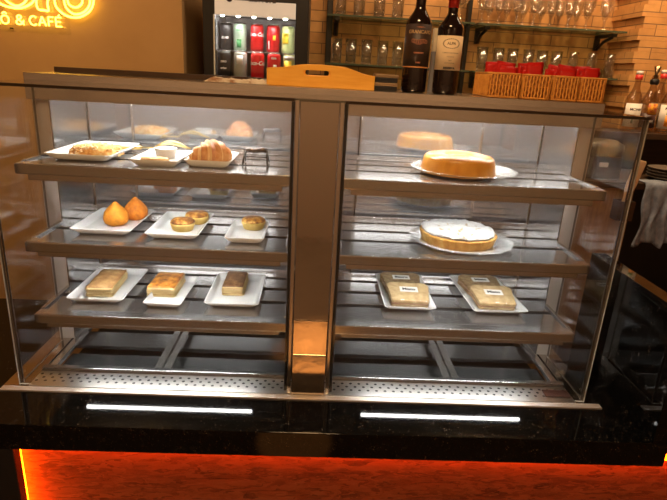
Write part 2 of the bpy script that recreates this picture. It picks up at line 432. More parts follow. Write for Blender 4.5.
# ------------------------------------------------------------------ plates
def plate(x0, x1, y0, y1, z, label, rz=0, group='white rectangular plates in the display case'):
    hw, hd = (x1-x0)/2, (y1-y0)/2; h = .019
    mb = MB()
    rings = [rrect(hw*.74, hd*.80, 0, .010), rrect(hw*.80, hd*.86, .003, .012), rrect(hw, hd, h, .010), rrect(hw-.0015, hd-.0015, h+.0015, .010),
             rrect(hw-.005, hd-.005, h-.0005, .010), rrect(hw*.86, hd*.90, .0075, .014), rrect(hw*.76, hd*.83, .0048, .012)]
    mb.loft(rings)
    o = mb.build('rectangular_plate', PORC, None, ((x0+x1)/2, (y0+y1)/2, z), (0, 0, rz))
    return tag(o, label, 'plate', group)
S1, S2, S3 = (z-.0035 for z in SHZ)
PF = .0052  # plate floor
plate(-.713, -.541, .127, .388, S1, 'white plate under the crumb-covered pastry, top left shelf')
plate(-.483, -.358, .095, .285, S1, 'white plate holding the small cup and flat toast')
plate(-.352, -.228, .125, .310, S1, 'white plate under the croissant on the top left shelf')
plate(-.672, -.505, .138, .378, S2, 'white plate under the two orange teardrop fritters')
plate(-.465, -.317, .124, .368, S2, 'white plate carrying two small round pies')
plate(-.247, -.137, .117, .308, S2, 'small white plate carrying a single round pie')
plate(-.702, -.540, .137, .392, S3, 'large white plate with the pale flaky pastry, lower left corner')
plate(-.478, -.368, .122, .345, S3, 'narrow white plate with the browned pastry, between two larger plates', -.03)
plate(-.312, -.152, .139, .382, S3, 'white plate with the dark-topped pastry nearest the steel post, lower shelf')
plate(.216, .374, .162, .438, S3, 'white plate under the left pair of wrapped sandwiches')
plate(.478, .650, .162, .452, S3, 'white plate under the right pair of wrapped sandwiches', .03)

# ------------------------------------------------------------------ food
FRIED = mat('fried_crumb', rough=.75, stops=[(.3, (.60, .19, .012)), (.6, (.80, .30, .018)), (.8, (.88, .40, .04))], nscale=70, bstr=.5, bdist=.003)
FRIED2 = mat('darker_fried_crumb', rough=.75, stops=[(.3, (.42, .11, .008)), (.6, (.66, .21, .012)), (.8, (.76, .29, .025))], nscale=70, bstr=.5, bdist=.003)
CRUST = mat('pale_crust', rough=.7, stops=[(.3, (.70, .44, .10)), (.7, (.86, .64, .22))], nscale=40, bstr=.3, bdist=.002)
GOLD = mat('golden_top', rough=.55, stops=[(.36, (.10, .03, .008)), (.50, (.40, .15, .02)), (.62, (.74, .42, .09))], nscale=48, bstr=.4, bdist=.003)
LAYER = mat('puff_layers', rough=.7, stops=[(.34, (.46, .22, .06)), (.46, (.84, .62, .27)), (.7, (.92, .76, .42))], nscale=12, nstretch=(1, 1, 14), bstr=.6, bdist=.004)
TOP_P = mat('pale_puff_top', rough=.6, stops=[(.3, (.36, .16, .05)), (.55, (.60, .34, .13)), (.75, (.76, .54, .28))], nscale=36, bstr=.5, bdist=.003)
TOP_O = mat('orange_puff_top', rough=.45, stops=[(.34, (.17, .045, .01)), (.5, (.55, .20, .025)), (.68, (.76, .42, .11))], nscale=34, bstr=.5, bdist=.003)
TOP_D = mat('dark_puff_top', rough=.6, stops=[(.3, (.09, .04, .016)), (.55, (.21, .10, .04)), (.75, (.42, .26, .11))], nscale=50, bstr=.5, bdist=.003)
CROIS = mat('croissant_crust', rough=.5, stops=[(.3, (.34, .10, .025)), (.5, (.58, .24, .07)), (.72, (.76, .45, .19))], nscale=30, bstr=.35, bdist=.003)
CRUMB = mat('crumb_pastry', rough=.7, stops=[(.32, (.40, .13, .02)), (.46, (.66, .32, .07)), (.6, (.80, .50, .17)), (.72, (.86, .66, .36))], nscale=60, bstr=.7, bdist=.004)
FLAN = mat('pudding', rough=.28, stops=[(.3, (.64, .26, .03)), (.6, (.76, .36, .05)), (.8, (.82, .46, .09))], nscale=14, nstretch=(3, 3, .5), sss=.15)
FLANTOP = mat('pudding_top', rough=.25, stops=[(.35, (.42, .14, .02)), (.55, (.66, .30, .06)), (.7, (.80, .52, .24))], nscale=18)
CREAM = mat('white_topping', rough=.8, stops=[(.34, (.34, .24, .11)), (.42, (.52, .515, .50)), (1, (.58, .575, .565))], nscale=48, bstr=.8, bdist=.005)
TART = mat('tart_crust', rough=.75, stops=[(.3, (.42, .18, .035)), (.5, (.64, .34, .08)), (.7, (.76, .50, .18))], nscale=40, nstretch=(1, 1, .4), bstr=.5, bdist=.004)
BREAD = mat('toast_bread', rough=.8, stops=[(.3, (.44, .29, .13)), (.5, (.60, .43, .21)), (.7, (.70, .54, .31))], nscale=50, bstr=.3, bdist=.002)
BREADD = mat('toast_bread_dark', rough=.8, stops=[(.3, (.24, .14, .06)), (.5, (.38, .25, .12)), (.7, (.50, .36, .19))], nscale=50, bstr=.3, bdist=.002)
FILL = mat('pinkish_filling', (.62, .36, .26), .6)

def jitter(o, amt, scale=30, seed=0):
    from mathutils import noise as N
    for v in o.data.vertices:
        n = v.co.normalized() if v.co.length else Vector((0, 0, 1))
        v.co += n*amt*N.noise(v.co*scale + Vector((seed, 0, 0)))
    o.data.update(); return o
def on(px, py, z): v = atZ(px, py, z); return v
# coxinhas: teardrop fritters
def coxinha(m, seed):
    prof = [(.004, 0), (.022, .0005), (.031, .006), (.0350, .016), (.0345, .027), (.0305, .038), (.0240, .047), (.0165, .055), (.0098, .062), (.0045, .067), (.0005, .0685)]
    mb = MB(); mb.lathe(prof, n=28); return mb
v = on(113, 227, S2+PF)
o = tag(coxinha(FRIED, 0).build('coxinha', FRIED, None, (v.x, v.y+.028, S2+PF+.0003)), 'bright orange teardrop fritter at the front of its plate', 'pastry', 'teardrop fritters on the middle left shelf'); jitter(o, .0016, 60, 1)
o2 = tag(coxinha(FRIED2, 3).build('coxinha', FRIED2, None, (v.x+.036, v.y+.097, S2+PF+.0003)), 'darker brown teardrop fritter behind the bright orange one', 'pastry', 'teardrop fritters on the middle left shelf'); jitter(o2, .0018, 60, 5)
# empadas
def empada(label, x, y, rz):
    t = thing('small_pie', label, 'pie', (x, y, S2+PF+.0004), rz, 'small round pies on the middle left shelf')
    mb = MB(); mb.lathe([(.004, 0), (.027, 0), (.030, .003), (.0345, .017), (.0355, .021), (.0345, .0225), (.030, .023)], n=30, wob=lambda a, r, z: 1+.012*math.sin(a*14))
    jitter(mb.build('crust', CRUST, t), .0008, 80, x*50)
    mb = MB(); mb.lathe([(.0345, .0224), (.0338, .027), (.029, .0315), (.018, .0345), (.006, .0355)], n=30)
    jitter(mb.build('browned_lid', GOLD, t), .0016, 70, x*90)
v = on(180, 233, S2+PF); empada('small golden pie at the front of the two-pie plate', v.x, v.y+.034, .3)
empada('small pie sitting behind another on the two-pie plate', v.x+.024, v.y+.116, 1.4)
v = on(252, 231.5, S2+PF); empada('single small round pie alone on its plate', v.x, v.y+.035, 2.2)
# puff pastry bars
def puff(label, fl, fr, bl, br, m, h=.036):
    pts = [on(*q, S3+PF+.012) for q in (fl, fr, br, bl)]
    c = sum(pts, Vector())/4; w = ((pts[1]-pts[0]).length + (pts[2]-pts[3]).length)/2; d = ((pts[3]-pts[0]).length + (pts[2]-pts[1]).length)/2
    e = ((pts[3]-pts[0]) + (pts[2]-pts[1])); rz = math.atan2(-e.x, e.y)
    t = thing('puff_pastry', label, 'pastry', (c.x, c.y, S3+PF+.0004), rz*.7, 'rectangular puff pastries on the lower left shelf')
    mb = MB(); rings = []
    zs = [0, .003, .006, .008, .012, .014, .018, .020, .024]
    for i, z in enumerate(zs):
        k = .0022*(1 if i % 2 else -1) - .001*(i/8)
        rings.append([p + Vector((.001*math.sin(p.y*300+i), .001*math.sin(p.x*260+i*2), 0)) for p in rrect(w/2+k, d/2+k, z*h/.03, .006, 5)])
    mb.loft(rings); mb.build('layers', LAYER, t)
    mb = MB(); n = 14
    g = [[None]*(n+1) for _ in range(n+1)]
    for i in range(n+1):
        for j in range(n+1):
            a, b = 2*i/n-1, 2*j/n-1
            z = h*.82 + .006*(1-abs(a)**4)*(1-abs(b)**4) + .0012*math.sin(i*2.1+j*1.7)
            g[i][j] = mb.bm.verts.new((a*w/2*.985, b*d/2*.985, z))
    for i in range(n):
        for j in range(n):
            f = mb.bm.faces.new((g[i][j], g[i+1][j], g[i+1][j+1], g[i][j+1])); f.smooth = True
    bd = [g[i][0] for i in range(n)]+[g[n][j] for j in range(n)]+[g[i][n] for i in range(n, 0, -1)]+[g[0][j] for j in range(n, 0, -1)]
    lo = [mb.bm.verts.new((q.co.x, q.co.y, h*.805)) for q in bd]
    for i in range(len(bd)):
        j = (i+1) % len(bd); mb.bm.faces.new((bd[i], lo[i], lo[j], bd[j]))
    mb.build('top_crust', m, t)
puff('pale brown flaky pastry bar, leftmost on the lower shelf', (86, 293), (113, 294), (103, 274), (127, 275), TOP_P)
puff('glossy orange-browned pastry bar on the narrow plate', (147, 292), (174, 295), (161, 276), (184, 279), TOP_O)
puff('dark-topped pastry bar nearest the steel post', (221.5, 292), (244, 293), (229, 276), (247, 277), TOP_D)
# croissant
v = on(213, 159, S1+PF)
t = thing('croissant', 'large golden croissant on a white plate, top left shelf', 'croissant', (v.x+.002, .215, S1+PF+.0005), .62)
mb = MB(); rings = []; N_ = 110; pale = []
for i in range(N_+1):
    u = i/N_*2-1
    a = u*1.15
    c = Vector((.054*math.sin(a)/math.sin(1.15), .030*(1-math.cos(a)), 0))
    base = .027*max(0, 1-abs(u)**1.8)**.8 + .0095
    seg = abs(u)*3.3+.5; saw = seg-math.floor(seg)
    r = base*(.80+.36*saw**1.3); pale.append(saw < .30)
    if i in (0, N_): r = .004
    tx = Vector((math.cos(a*.8), math.sin(a*.8), 0)); nx = Vector((-tx.y, tx.x, 0))
    ring = []
    for k in range(28):
        q = 2*PI*k/28
        z = r*.98*math.sin(q)
        ring.append(c + nx*(r*.95*math.cos(q)) + tx*(.10*r*math.sin(q)*(-u)) + Vector((0, 0, max(z, -.55*base) + base*.55)))
    rings.append(ring)
zmin = min(p.z for r in rings for p in r)
for r in rings:
    for p in r: p.z -= zmin
mb.loft(rings)
mb.bm.faces.ensure_lookup_table()
for i in range(N_):
    for k in range(28): mb.bm.faces[i*28+k].material_index = 1 if pale[i] else 0
mb.build('body', [CROIS, mat('croissant_groove', rough=.55, stops=[(.3, (.66, .36, .13)), (.7, (.86, .62, .32))], nscale=40)], t)
# crumb pastry on the first plate: a folded roll under a heap of crumbs
t = thing('crumb_pastry', 'orange-brown pastry heaped with pale crumbs, top left plate', 'pastry', (-.617, .235, S1+PF+.0004), .22)
from mathutils import noise as NZ
mb = MB(); rings = []
for i in range(41):
    u = i/20-1; k = max(.02, (1-abs(u)**3.0))**.55
    rings.append([Vector((u*.072, .045*k*math.cos(2*PI*q/24), max(0, .026*k*math.sin(2*PI*q/24)*1.15 + .002*math.sin(u*26+q)))) for q in range(24)])
mb.loft(rings); jitter(mb.build('roll', CRUMB, t), .005, 45, 3)
mb = MB()
for i in range(90):
    a, b = rnd.uniform(-.066, .066), rnd.uniform(-.042, .042)
    hz = .028*math.sqrt(max(0, 1-(a/.078)**2-(b/.052)**2)) + .001
    s = rnd.uniform(.0025, .006)
    M = Matrix.Translation((a, b, hz)) @ Matrix.Rotation(rnd.uniform(0, 3), 4, 'Z') @ Matrix.Rotation(rnd.uniform(-.6, .6), 4, 'X')
    mb.box(-s, s, -s*.6, s*.6, -.0012, .0012, 0, 0, M)
o = mb.build('crumbs', mat('pale_crumbs', rough=.8, stops=[(.35, (.62, .30, .09)), (.5, (.90, .68, .36)), (.7, (.95, .84, .62))], nscale=200), t); o['kind'] = 'stuff'; o['label'] = 'pale crumbs scattered over the roll'
# ramekin and toast
v = on(160, 154, S1+PF)
t = thing('ramekin', 'small white cup of spread on the plate with toast', 'cup', (-.425, .235, S1+PF+.0004)); t.scale = (1.15, 1.15, 1.15)
mb = MB(); mb.lathe([(.018, 0), (.022, .001), (.027, .022), (.0275, .0235), (.0255, .0235), (.022, .010), (.021, .004), (.002, .0035)], n=28); mb.build('cup', PORC, t)
mb = MB(); mb.lathe([(.002, .0105), (.0215, .0105), (.0222, .012), (.018, .0145), (.004, .016)], n=24); mb.build('spread', mat('beige_spread', rough=.5, stops=[(.3, (.62, .50, .33)), (.7, (.75, .64, .46))], nscale=60), t)
mb = MB(); o_ = [Vector((.038*math.cos(a)*(1+.06*math.sin(3*a)), .021*math.sin(a), 0)) for a in [2*PI*i/28 for i in range(28)]]
mb.loft([[p*.93 for p in o_], [p+Vector((0, 0, .004)) for p in o_], [p+Vector((0, 0, .008)) for p in o_], [p*.92+Vector((0, 0, .0115)) for p in o_]])
tag(jitter(mb.build('toast', mat('thin_toast', rough=.75, stops=[(.35, (.66, .34, .11)), (.55, (.84, .58, .28)), (.7, (.9, .7, .42))], nscale=50, bstr=.4, bdist=.002), None, (-.432, .150, S1+PF+.0012), (0, 0, -.12)), .0008, 70), 'flat oval toast lying in front of the small white cup', 'toast')
# tongs
GOLDM = mat('gold_metal', (.80, .58, .24), .28, 1)
t = thing('pastry_tongs', 'gold wire pastry tongs lying behind the cup plate', 'tongs', (-.46, .352, S1+.0005))
mb = MB()
for k in range(4):
    ph = -.9+.6*k
    pts = [(-.085, .004*(k-1.5), .012), (-.03, .004*(k-1.5), .013)]
    for i in range(1, 12):
        a = PI*i/12; pts.append((-.03+.10*i/12, .022*math.sin(a)*math.sin(ph), .016+.020*math.sin(a)*math.cos(ph) if True else 0))
    pts.append((.078, 0, .016))
    mb.tube([(x, y, max(.0025, z)) for x, y, z in pts], .0022, 6)
mb.build('wire_loops', GOLDM, t)
mb = MB(); mb.tube([(-.16, 0, .008), (-.12, 0, .010), (-.07, 0, .0125)], [.007, .008, .0065], 10); mb.build('handle', GOLDM, t)
# little chrome rack
t = thing('wire_holder', 'small chrome wire stand on the top shelf, right of the croissant', 'holder', (-.172, .230, S1+.0004))
for s in (-1, 1):
    mb = MB(); mb.tube([(s*.034, -.03, .0025), (s*.030, -.008, .036), (s*.030, .008, .036), (s*.034, .03, .0025)], .0024, 8)
    mb.build('leg_wire', DARKM, t)
mb = MB()
R_ = [(-.031, 0, .037), (-.018, -.004, .040), (-.006, -.004, .036), (.004, .002, .039), (.018, -.003, .041), (.031, 0, .037)]
mb.tube(R_, .0072, 8); mb.tube([(-.031, -.015, .022), (.031, -.015, .022)], .002, 6)
mb.build('crossbar', mat('tarnished_chrome', (.16, .14, .13), .25, .9), t)
# pudding on glass plate
def glass_dish(name, label, x, y, z, R):
    mb = MB(); mb.lathe([(.05, 0), (R*.60, 0), (R*.66, .003), (R*.98, .013), (R, .0145), (R*.985, .016), (R*.66, .0065), (R*.58, .004), (.04, .004)], n=48, wob=lambda a, r, z: 1+(.018*math.sin(a*16) if r > R*.9 else 0))
    o = mb.build(name, DISH, None, (x, y, z)); return tag(o, label, 'plate')
px, py = .402, .235
glass_dish('glass_plate', 'clear glass plate under the caramel pudding', px+.018, py+.012, S1, .150)
t = thing('caramel_pudding', 'golden ring pudding on a glass plate, top right shelf', 'cake', (px, py, S1+.0046))
mb = MB()
mb.lathe([(.105, 0), (.107, .004), (.099, .040), (.095, .0455), (.089, .0475), (.040, .0475), (.033, .045), (.029, .036), (.027, .004), (.028, 0)], n=56, cap=(False, False), wob=lambda a, r, z: 1+.006*math.sin(a*8))
mb.build('body', FLAN, t)
mb = MB(); mb.lathe([(.0925, .0468), (.089, .0490), (.064, .0535), (.043, .0490), (.038, .0468)], n=56, cap=(False, False)); mb.build('caramel_top', FLANTOP, t)
# white topped tart
qx, qy = .424, .225
glass_dish('glass_plate', 'clear glass plate under the white-topped tart', qx+.012, qy+.004, S2, .152)
t = thing('cream_tart', 'round tart covered in white topping, middle right shelf', 'cake', (qx, qy, S2+.0046))
mb = MB(); mb.lathe([(.02, 0), (.100, 0), (.103, .004), (.110, .026), (.1115, .031), (.106, .033), (.10, .031)], n=90, wob=lambda a, r, z: 1+(.014*math.sin(a*40) if z > .002 else 0)); mb.build('crust', TART, t)
mb = MB(); pr = [(.1055, .0335), (.1065, .037), (.103, .041)] + [(.10*(1-k/13), .0435+.005*math.sin(PI/2*k/13)) for k in range(1, 13)] + [(.002, .0487)]
mb.lathe(pr, n=80, wob=lambda a, r, z: 1+.016*math.sin(a*7+1)+.012*math.sin(a*19)); o = mb.build('topping', CREAM, t)
for q in o.data.vertices:
    if q.co.z > .0345: q.co.z += .0075*NZ.noise(Vector((q.co.x*42, q.co.y*42, 3)))+.004*NZ.noise(Vector((q.co.x*110, q.co.y*110, 7)))
# wrapped sandwiches
def bread_outline(w, d, n=8):
    pts = []
    # bottom corners square, top with two lobes
    for k, (cx, cy, r, a0, a1) in enumerate(((-w*.385, -d*.43, w*.06, PI, 1.5*PI), (w*.385, -d*.43, w*.06, 1.5*PI, 2*PI), (w*.33, d*.28, w*.19, -.55, PI*.66), (-w*.33, d*.28, w*.19, PI*.34, PI+.55))):
        for i in range(n+1):
            a = a0+(a1-a0)*i/n; pts.append(Vector((cx+r*math.cos(a), cy+r*math.sin(a), 0)))
    return pts
def sandwich(label, x, y, z, tilt, rz, m, text, g='wrapped sandwiches on the lower right shelf'):
    t = thing('wrapped_sandwich', label, 'sandwich', (x, y, z), rz, g); t.rotation_euler = (tilt, 0, rz)
    w, d = .128, .108
    for nm, z0, z1, mm, k in (('bread_slice', .0015, .0115, BREADD, 1), ('filling', .0117, .0155, FILL, .97), ('bread_slice', .0157, .0270, m, 1)):
        o_ = [p*k for p in bread_outline(w, d)]
        mb = MB(); mb.loft([[p*.97+Vector((0, 0, z0)) for p in o_], [p+Vector((0, 0, z0+.002)) for p in o_], [p+Vector((0, 0, z1-.002)) for p in o_], [p*.97+Vector((0, 0, z1)) for p in o_]], sm=False)
        mb.build(nm, mm, t)
    mb = MB(); rings = []
    for k, zz in ((1.01, .0002), (1.035, .005), (1.02, .014), (1.025, .023), (1.0, .0288)):
        rings.append([p*k*(1+.015*math.sin(i*1.9+zz*500))+Vector((0, 0, zz+(.0008*math.sin(i*2.3) if .001 < zz else 0))) for i, p in enumerate(bread_outline(w, d))])
    mb.loft(rings); mb.build('film_wrap', FILM, t)
    mb = MB(); mb.box(-.028, .028, -.010, .020, .0303, .0309); lb = mb.build('label_sticker', WHITE, t)
    me = text_mesh(text, .0180, INK, .0002, 0, .0006)
    for q in me.vertices: q.co += Vector((0, .005, .0312))
    link('label_text', me, lb)
zb = S3+PF
v = atZ(405, 306, zb)
sandwich('browner wrapped sandwich at the back of the left pair', .294, .362, zb+.0012, .05, .0, BREADD, 'Bauru')
sandwich('golden wrapped sandwich at the front of the left pair', .300, .246, zb+.0075, .15, -.03, BREAD, 'Misto')
sandwich('wrapped sandwich at the back of the right pair', .562, .368, zb+.0012, .05, .04, BREADD, 'Misto')
sandwich('wrapped sandwich at the front of the right pair', .568, .250, zb+.0075, .15, -.02, BREAD, 'Misto')

# ------------------------------------------------------------------ on top of the case
TZ = .8065
t = thing('serving_tray', 'orange wooden serving tray with cut-out handle on the case top', 'tray', (0, .30, TZ))
def spl(x0, x1, za, zb, n=8): return [(x0+(x1-x0)*i/n, za+(zb-za)*(.5-.5*math.cos(PI*i/n))) for i in range(1, n+1)]
out = [(-.150, 0), (.150, 0), (.150, .036)] + spl(.150, .045, .036, .057) + [(.0, .059)] + spl(-.03, -.135, .058, .045) + [(-.150, .043)]
hole = [(.0+.036*math.cos(a)*1.0 + (.012 if math.cos(a) > 0 else -.012), .036+.0075*math.sin(a)) for a in [2*PI*i/24 for i in range(24)]]
hole = [(-.012 + (.030 if math.cos(a) > 0 else -.030) + .0085*math.cos(a), .037+.0085*math.sin(a)) for a in [2*PI*(i+.5)/20 for i in range(20)]]
def endboard(y):
    me = shape([out, hole], .010, .0015); me.materials.clear(); me.materials.append(WOODTRAY)
    for v in me.vertices: v.co = Vector((v.co.x, y - v.co.z, v.co.y + .0015))
    return me
link('end_board', endboard(-.004), t); link('end_board', endboard(.184), t)
mb = MB(); mb.box(-.146, .146, .003, .177, .002, .010, .001); mb.build('tray_floor', WOODTRAY, t)
for s in (-1, 1):
    mb = MB(); mb.box(s*.143-.004, s*.143+.004, .003, .177, .0105, .034, .002); mb.build('side_board', WOODTRAY, t)
# two small boxes stacked by the tray
for k, (lab, zz) in enumerate((('dark flat tin at the bottom of the stack beside the tray', TZ), ('dark flat tin on top of the stack beside the tray', TZ+.0232))):
    t = thing('flat_tin', lab, 'tin', (.187, .345, zz), .0, 'flat tins beside the tray')
    mb = MB(); mb.box(-.0325, .0325, -.03, .03, 0.0003, .013, .002); mb.build('body', BLACK, t)
    mb = MB(); mb.box(-.034, .034, -.0315, .0315, .0132, .0225, .002); mb.build('lid', mat('bronze_lid', (.40, .29, .18), .3, .8), t)
# crumpled paper
mb = MB(); n = 30; m_ = 12; top = []
for i in range(n+1):
    row = []
    for j in range(m_+1):
        x, y = -.09+.18*i/n, -.05+.10*j/m_
        e = min(i, n-i, j*2, (m_-j)*2)/3
        z = .001+min(1, e)*(.008+.006*NZ.noise(Vector((x*40, y*40, 1)))+.004*NZ.noise(Vector((x*110, y*110, 3))))
        row.append(mb.bm.verts.new((x+.003*NZ.noise(Vector((y*60, 2, x*20))), y, max(.0008, z))))
    top.append(row)
for i in range(n):
    for j in range(m_): mb.bm.faces.new((top[i][j], top[i+1][j], top[i+1][j+1], top[i][j+1]))
bd = [top[i][0] for i in range(n)]+[top[n][j] for j in range(m_)]+[top[i][m_] for i in range(n, 0, -1)]+[top[0][j] for j in range(m_, 0, -1)]
lo = [mb.bm.verts.new((q.co.x, q.co.y, 0)) for q in bd]
for i in range(len(bd)):
    j = (i+1) % len(bd); mb.bm.faces.new((bd[i], lo[i], lo[j], bd[j]))
mb.bm.faces.new(lo)
tag(mb.build('paper_bag', mat('crumpled_paper', rough=.7, stops=[(.40, (.30, .15, .07)), (.5, (.58, .48, .36)), (.65, (.70, .62, .50))], nscale=22), None, (-.236, .335, TZ+.0003), (0, 0, .03)), 'crumpled pale paper bag lying flat in front of the little fridge', 'paper bag')

def bottle(name, label, x, y, z, body, r, sh0, sh1, rn, h, glassm, group=None, rz=0, rim=True):
    t = thing(name, label, 'bottle', (x, y, z), rz, group)
    prof = [(.01, .004), (r*.85, 0), (r*.97, .003), (r, .010), (r, sh0)]
    for i in range(1, 9):
        u = i/8; prof.append((r+(rn-r)*(.5-.5*math.cos(PI*u))**.85, sh0+(sh1-sh0)*u))
    prof += [(rn*.97, h-.02)]
    if rim: prof += [(rn*1.12, h-.019), (rn*1.12, h-.006), (rn, h-.004), (rn, h)]
    mb = MB(); mb.lathe(prof, n=36); mb.build('glass', glassm, t)
    return t
def band(t, name, r, z0, z1, m, a0=-PI/2, half=PI, n=40):
    mb = MB(); rings = []
    full = half > 3.1
    for k in range(n if full else n+1):
        a = a0 - half + 2*half*k/n
        rings.append([Vector((r*math.cos(a), r*math.sin(a), z)) for z in (z0, z1)])
    vs = [[mb.bm.verts.new(p) for p in q] for q in rings]
    for i in range(len(vs) if full else len(vs)-1):
        j = (i+1) % len(vs); f = mb.bm.faces.new((vs[i][0], vs[j][0], vs[j][1], vs[i][1])); f.smooth = True
    o = mb.build(name, m, t)
    md = o.modifiers.new('th', 'SOLIDIFY'); md.thickness = .0006; md.offset = 0
    return o
WINE = mat('dark_wine_glass', (.012, .006, .005), .06, spec=.7)
LBROWN = mat('brown_label', (.045, .022, .014), .5)
GOLDINK = mat('gold_ink', (.72, .50, .26), .35, .4)
COPPER = mat('copper_ink', (.55, .22, .12), .4, .3)
t = bottle('wine_bottle', 'dark wine bottle with brown label and orange line', .2730, .360, TZ, 0, .0365, .186, .236, .0140, .325, WINE, 'wine bottles on the case top')
lb = band(t, 'label', .0370, .072, .184, LBROWN, half=PI*.62)
for s, z, size, m in (('GRANCAPO', .163, .0128, GOLDINK), ('~ reserva ~', .176, .0050, COPPER), ('CARMENERE', .108, .005, COPPER), ('CHILE', .082, .005, COPPER)):
    link('label_text', wrap(text_mesh(s, size, m, .0003, 0, .0003), .0374, z), lb)
mb = MB()
for k in range(7):    # winged ornament in the middle of the label
    a = -PI/2 + (k-3)*.17; h = .006*(1.1-abs(k-3)*.12)
    c = Vector((.0373*math.cos(a), .0373*math.sin(a), .138+.002*math.cos(k*1.3)))
    mb.tube([c+Vector((.004*math.cos(q)*-math.sin(a), .004*math.cos(q)*math.cos(a), h*math.sin(q))) for q in [2*PI*i/10 for i in range(10)]], .0008, 5, 0, True)
mb.build('label_emblem', COPPER, lb)
band(t, 'label_line', .0371, .0680, .0712, mat('orange_line', (.75, .32, .10), .4), half=PI*.62)
mb = MB(); mb.lathe([(.0152, .262), (.0152, .320), (.0172, .321), (.0172, .327), (.003, .3275)], n=28); mb.build('capsule', BLACK, t)
t = bottle('wine_bottle', 'wine bottle with cream label and red neck', .3640, .352, TZ, 0, .0365, .178, .222, .0138, .320, WINE, 'wine bottles on the case top', -.05)
CREAML = mat('cream_label', (.90, .70, .44), .55)
lb = band(t, 'label', .0370, .066, .158, CREAML, half=PI*.46)
link('label_text', wrap(text_mesh('ALPA', .0105, mat('brown_ink', (.16, .10, .05), .5), .0003, 0, .0002), .0374, .137), lb)
for s, z, size in (('CABERNET SAUVIGNON', .112, .0043), ('Vale Central', .102, .0040), ('2019', .092, .0042), ('ESTATE BOTTLED', .085, .0036)):
    link('label_text', wrap(text_mesh(s, size, MATS['brown_ink'], .0002), .0374, z), lb)
mb = MB()
for k in range(26):   # wreath frame around the name
    q = 2*PI*k/26
    if abs(math.cos(q)) < .12: continue
    a = -PI/2 + .0235/.0374*math.cos(q); c = Vector((.0374*math.cos(a), .0374*math.sin(a), .137+.0125*math.sin(q)))
    mb.box(-.0016, .0016, -.0003, .0003, -.0011, .0011, 0, 0, Matrix.Translation(c) @ Matrix.Rotation(a+PI/2, 4, 'Z'))
mb.build('label_emblem', MATS['brown_ink'], lb)
link('label_text', wrap(text_mesh('RESERVA', .0085, INK, .0003, 0, .0004), .0374, .071), lb)
mb = MB(); mb.lathe([(.0150, .232), (.0150, .315), (.0168, .316), (.0168, .322), (.003, .3225)], n=28); mb.build('capsule', mat('red_foil', (.60, .03, .02), .3), t)
t = thing('carton', 'white and grey carton standing between the two wine bottles', 'carton', (atY(433.2, 92, .43).x, .430, TZ), .0)
mb = MB(); mb.box(-.018, .018, -.012, .012, .0003, .118, .001); mb.build('lower_panel', mat('grey_card', (.32, .31, .32), .5), t)
mb = MB(); mb.box(-.018, .018, -.012, .012, .1182, .183, .001); mb.build('upper_panel', mat('cream_card', (.85, .72, .50), .5), t)

# baskets
def basket(label, x, y, w, d, h, rz=0):
    t = thing('wicker_basket', label, 'basket', (x, y, TZ), rz, 'wicker baskets on the case top')
    mb = MB(); i_ = .006
    mb.loft([rrect(w/2-i_, d/2-i_, .0015, .008), rrect(w/2-i_, d/2-i_, h-.002, .008), rrect(w/2-i_-.003, d/2-i_-.003, h-.002, .008), rrect(w/2-i_-.003, d/2-i_-.003, .005, .008)])
    mb.build('liner', mat('brown_liner', (.38, .14, .028), .7) if 'brown_liner' not in MATS else MATS['brown_liner'], t)  # brown inner shell seen between the strands
    mb = MB()
    per = rrect(w/2-.003, d/2-.003, 0, .010, 4)
    L = [0]
    for k in range(len(per)): L.append(L[-1]+(per[(k+1) % len(per)]-per[k]).length)
    def P(s, z):
        s %= L[-1]
        for k in range(len(per)):
            if L[k+1] >= s: return per[k].lerp(per[(k+1) % len(per)], (s-L[k])/max(1e-6, L[k+1]-L[k])) + Vector((0, 0, z))
    n = int(L[-1]/.0088)
    for k in range(n):
        s0 = L[-1]*k/n
        pts = []
        for q in range(9):
            z = .003+(h-.006)*q/8
            pts.append(P(s0+.0013*math.sin(q*PI*.75+k*PI), z))
        mb.tube(pts, .0028, 5)
    mb.build('weave', WICKER, t)
    for z in (.0032, h*.52, h-.001):
        mb = MB(); mb.tube([P(L[-1]*k/48, z) for k in range(48)], .0030 if z != h*.52 else .0015, 6, 0, True); mb.build('rim', WICKER, t)
    return t
XB = ((.468, .562, 'leftmost wicker basket, its left side showing'), (.570, .650, 'wicker basket second from the left in the row'), (.656, .730, 'wicker basket third from the left in the row'), (.735, .806, 'rightmost wicker basket in the row of four'))
for bi, (x0, x1, lab) in enumerate(XB):
    basket(lab, (x0+x1)/2, .352, x1-x0, .165, .066)
def sachet_mesh():
    mb = MB(); n, m_ = 6, 8
    for sgn in (1, -1):
        g = [[mb.bm.verts.new((-.027+.054*i/n, sgn*.0036*math.sin(PI*i/n)**.6*math.sin(PI*j/m_)**.6 if 0 < i < n and 0 < j < m_ else sgn*.0003, .078*j/m_)) for j in range(m_+1)] for i in range(n+1)]
        for i in range(n):
            for j in range(m_):
                f = mb.bm.faces.new((g[i][j], g[i+1][j], g[i+1][j+1], g[i][j+1])); f.smooth = True
    bmesh.ops.remove_doubles(mb.bm, verts=mb.bm.verts[:], dist=.0007)
    me = bpy.data.meshes.new('sachet'); bmesh.ops.recalc_face_normals(mb.bm, faces=mb.bm.faces[:]); mb.bm.to_mesh(me); mb.bm.free(); me.materials.append(RED); return me
SM = sachet_mesh()
names = ('leftmost', 'second', 'third', 'rightmost')
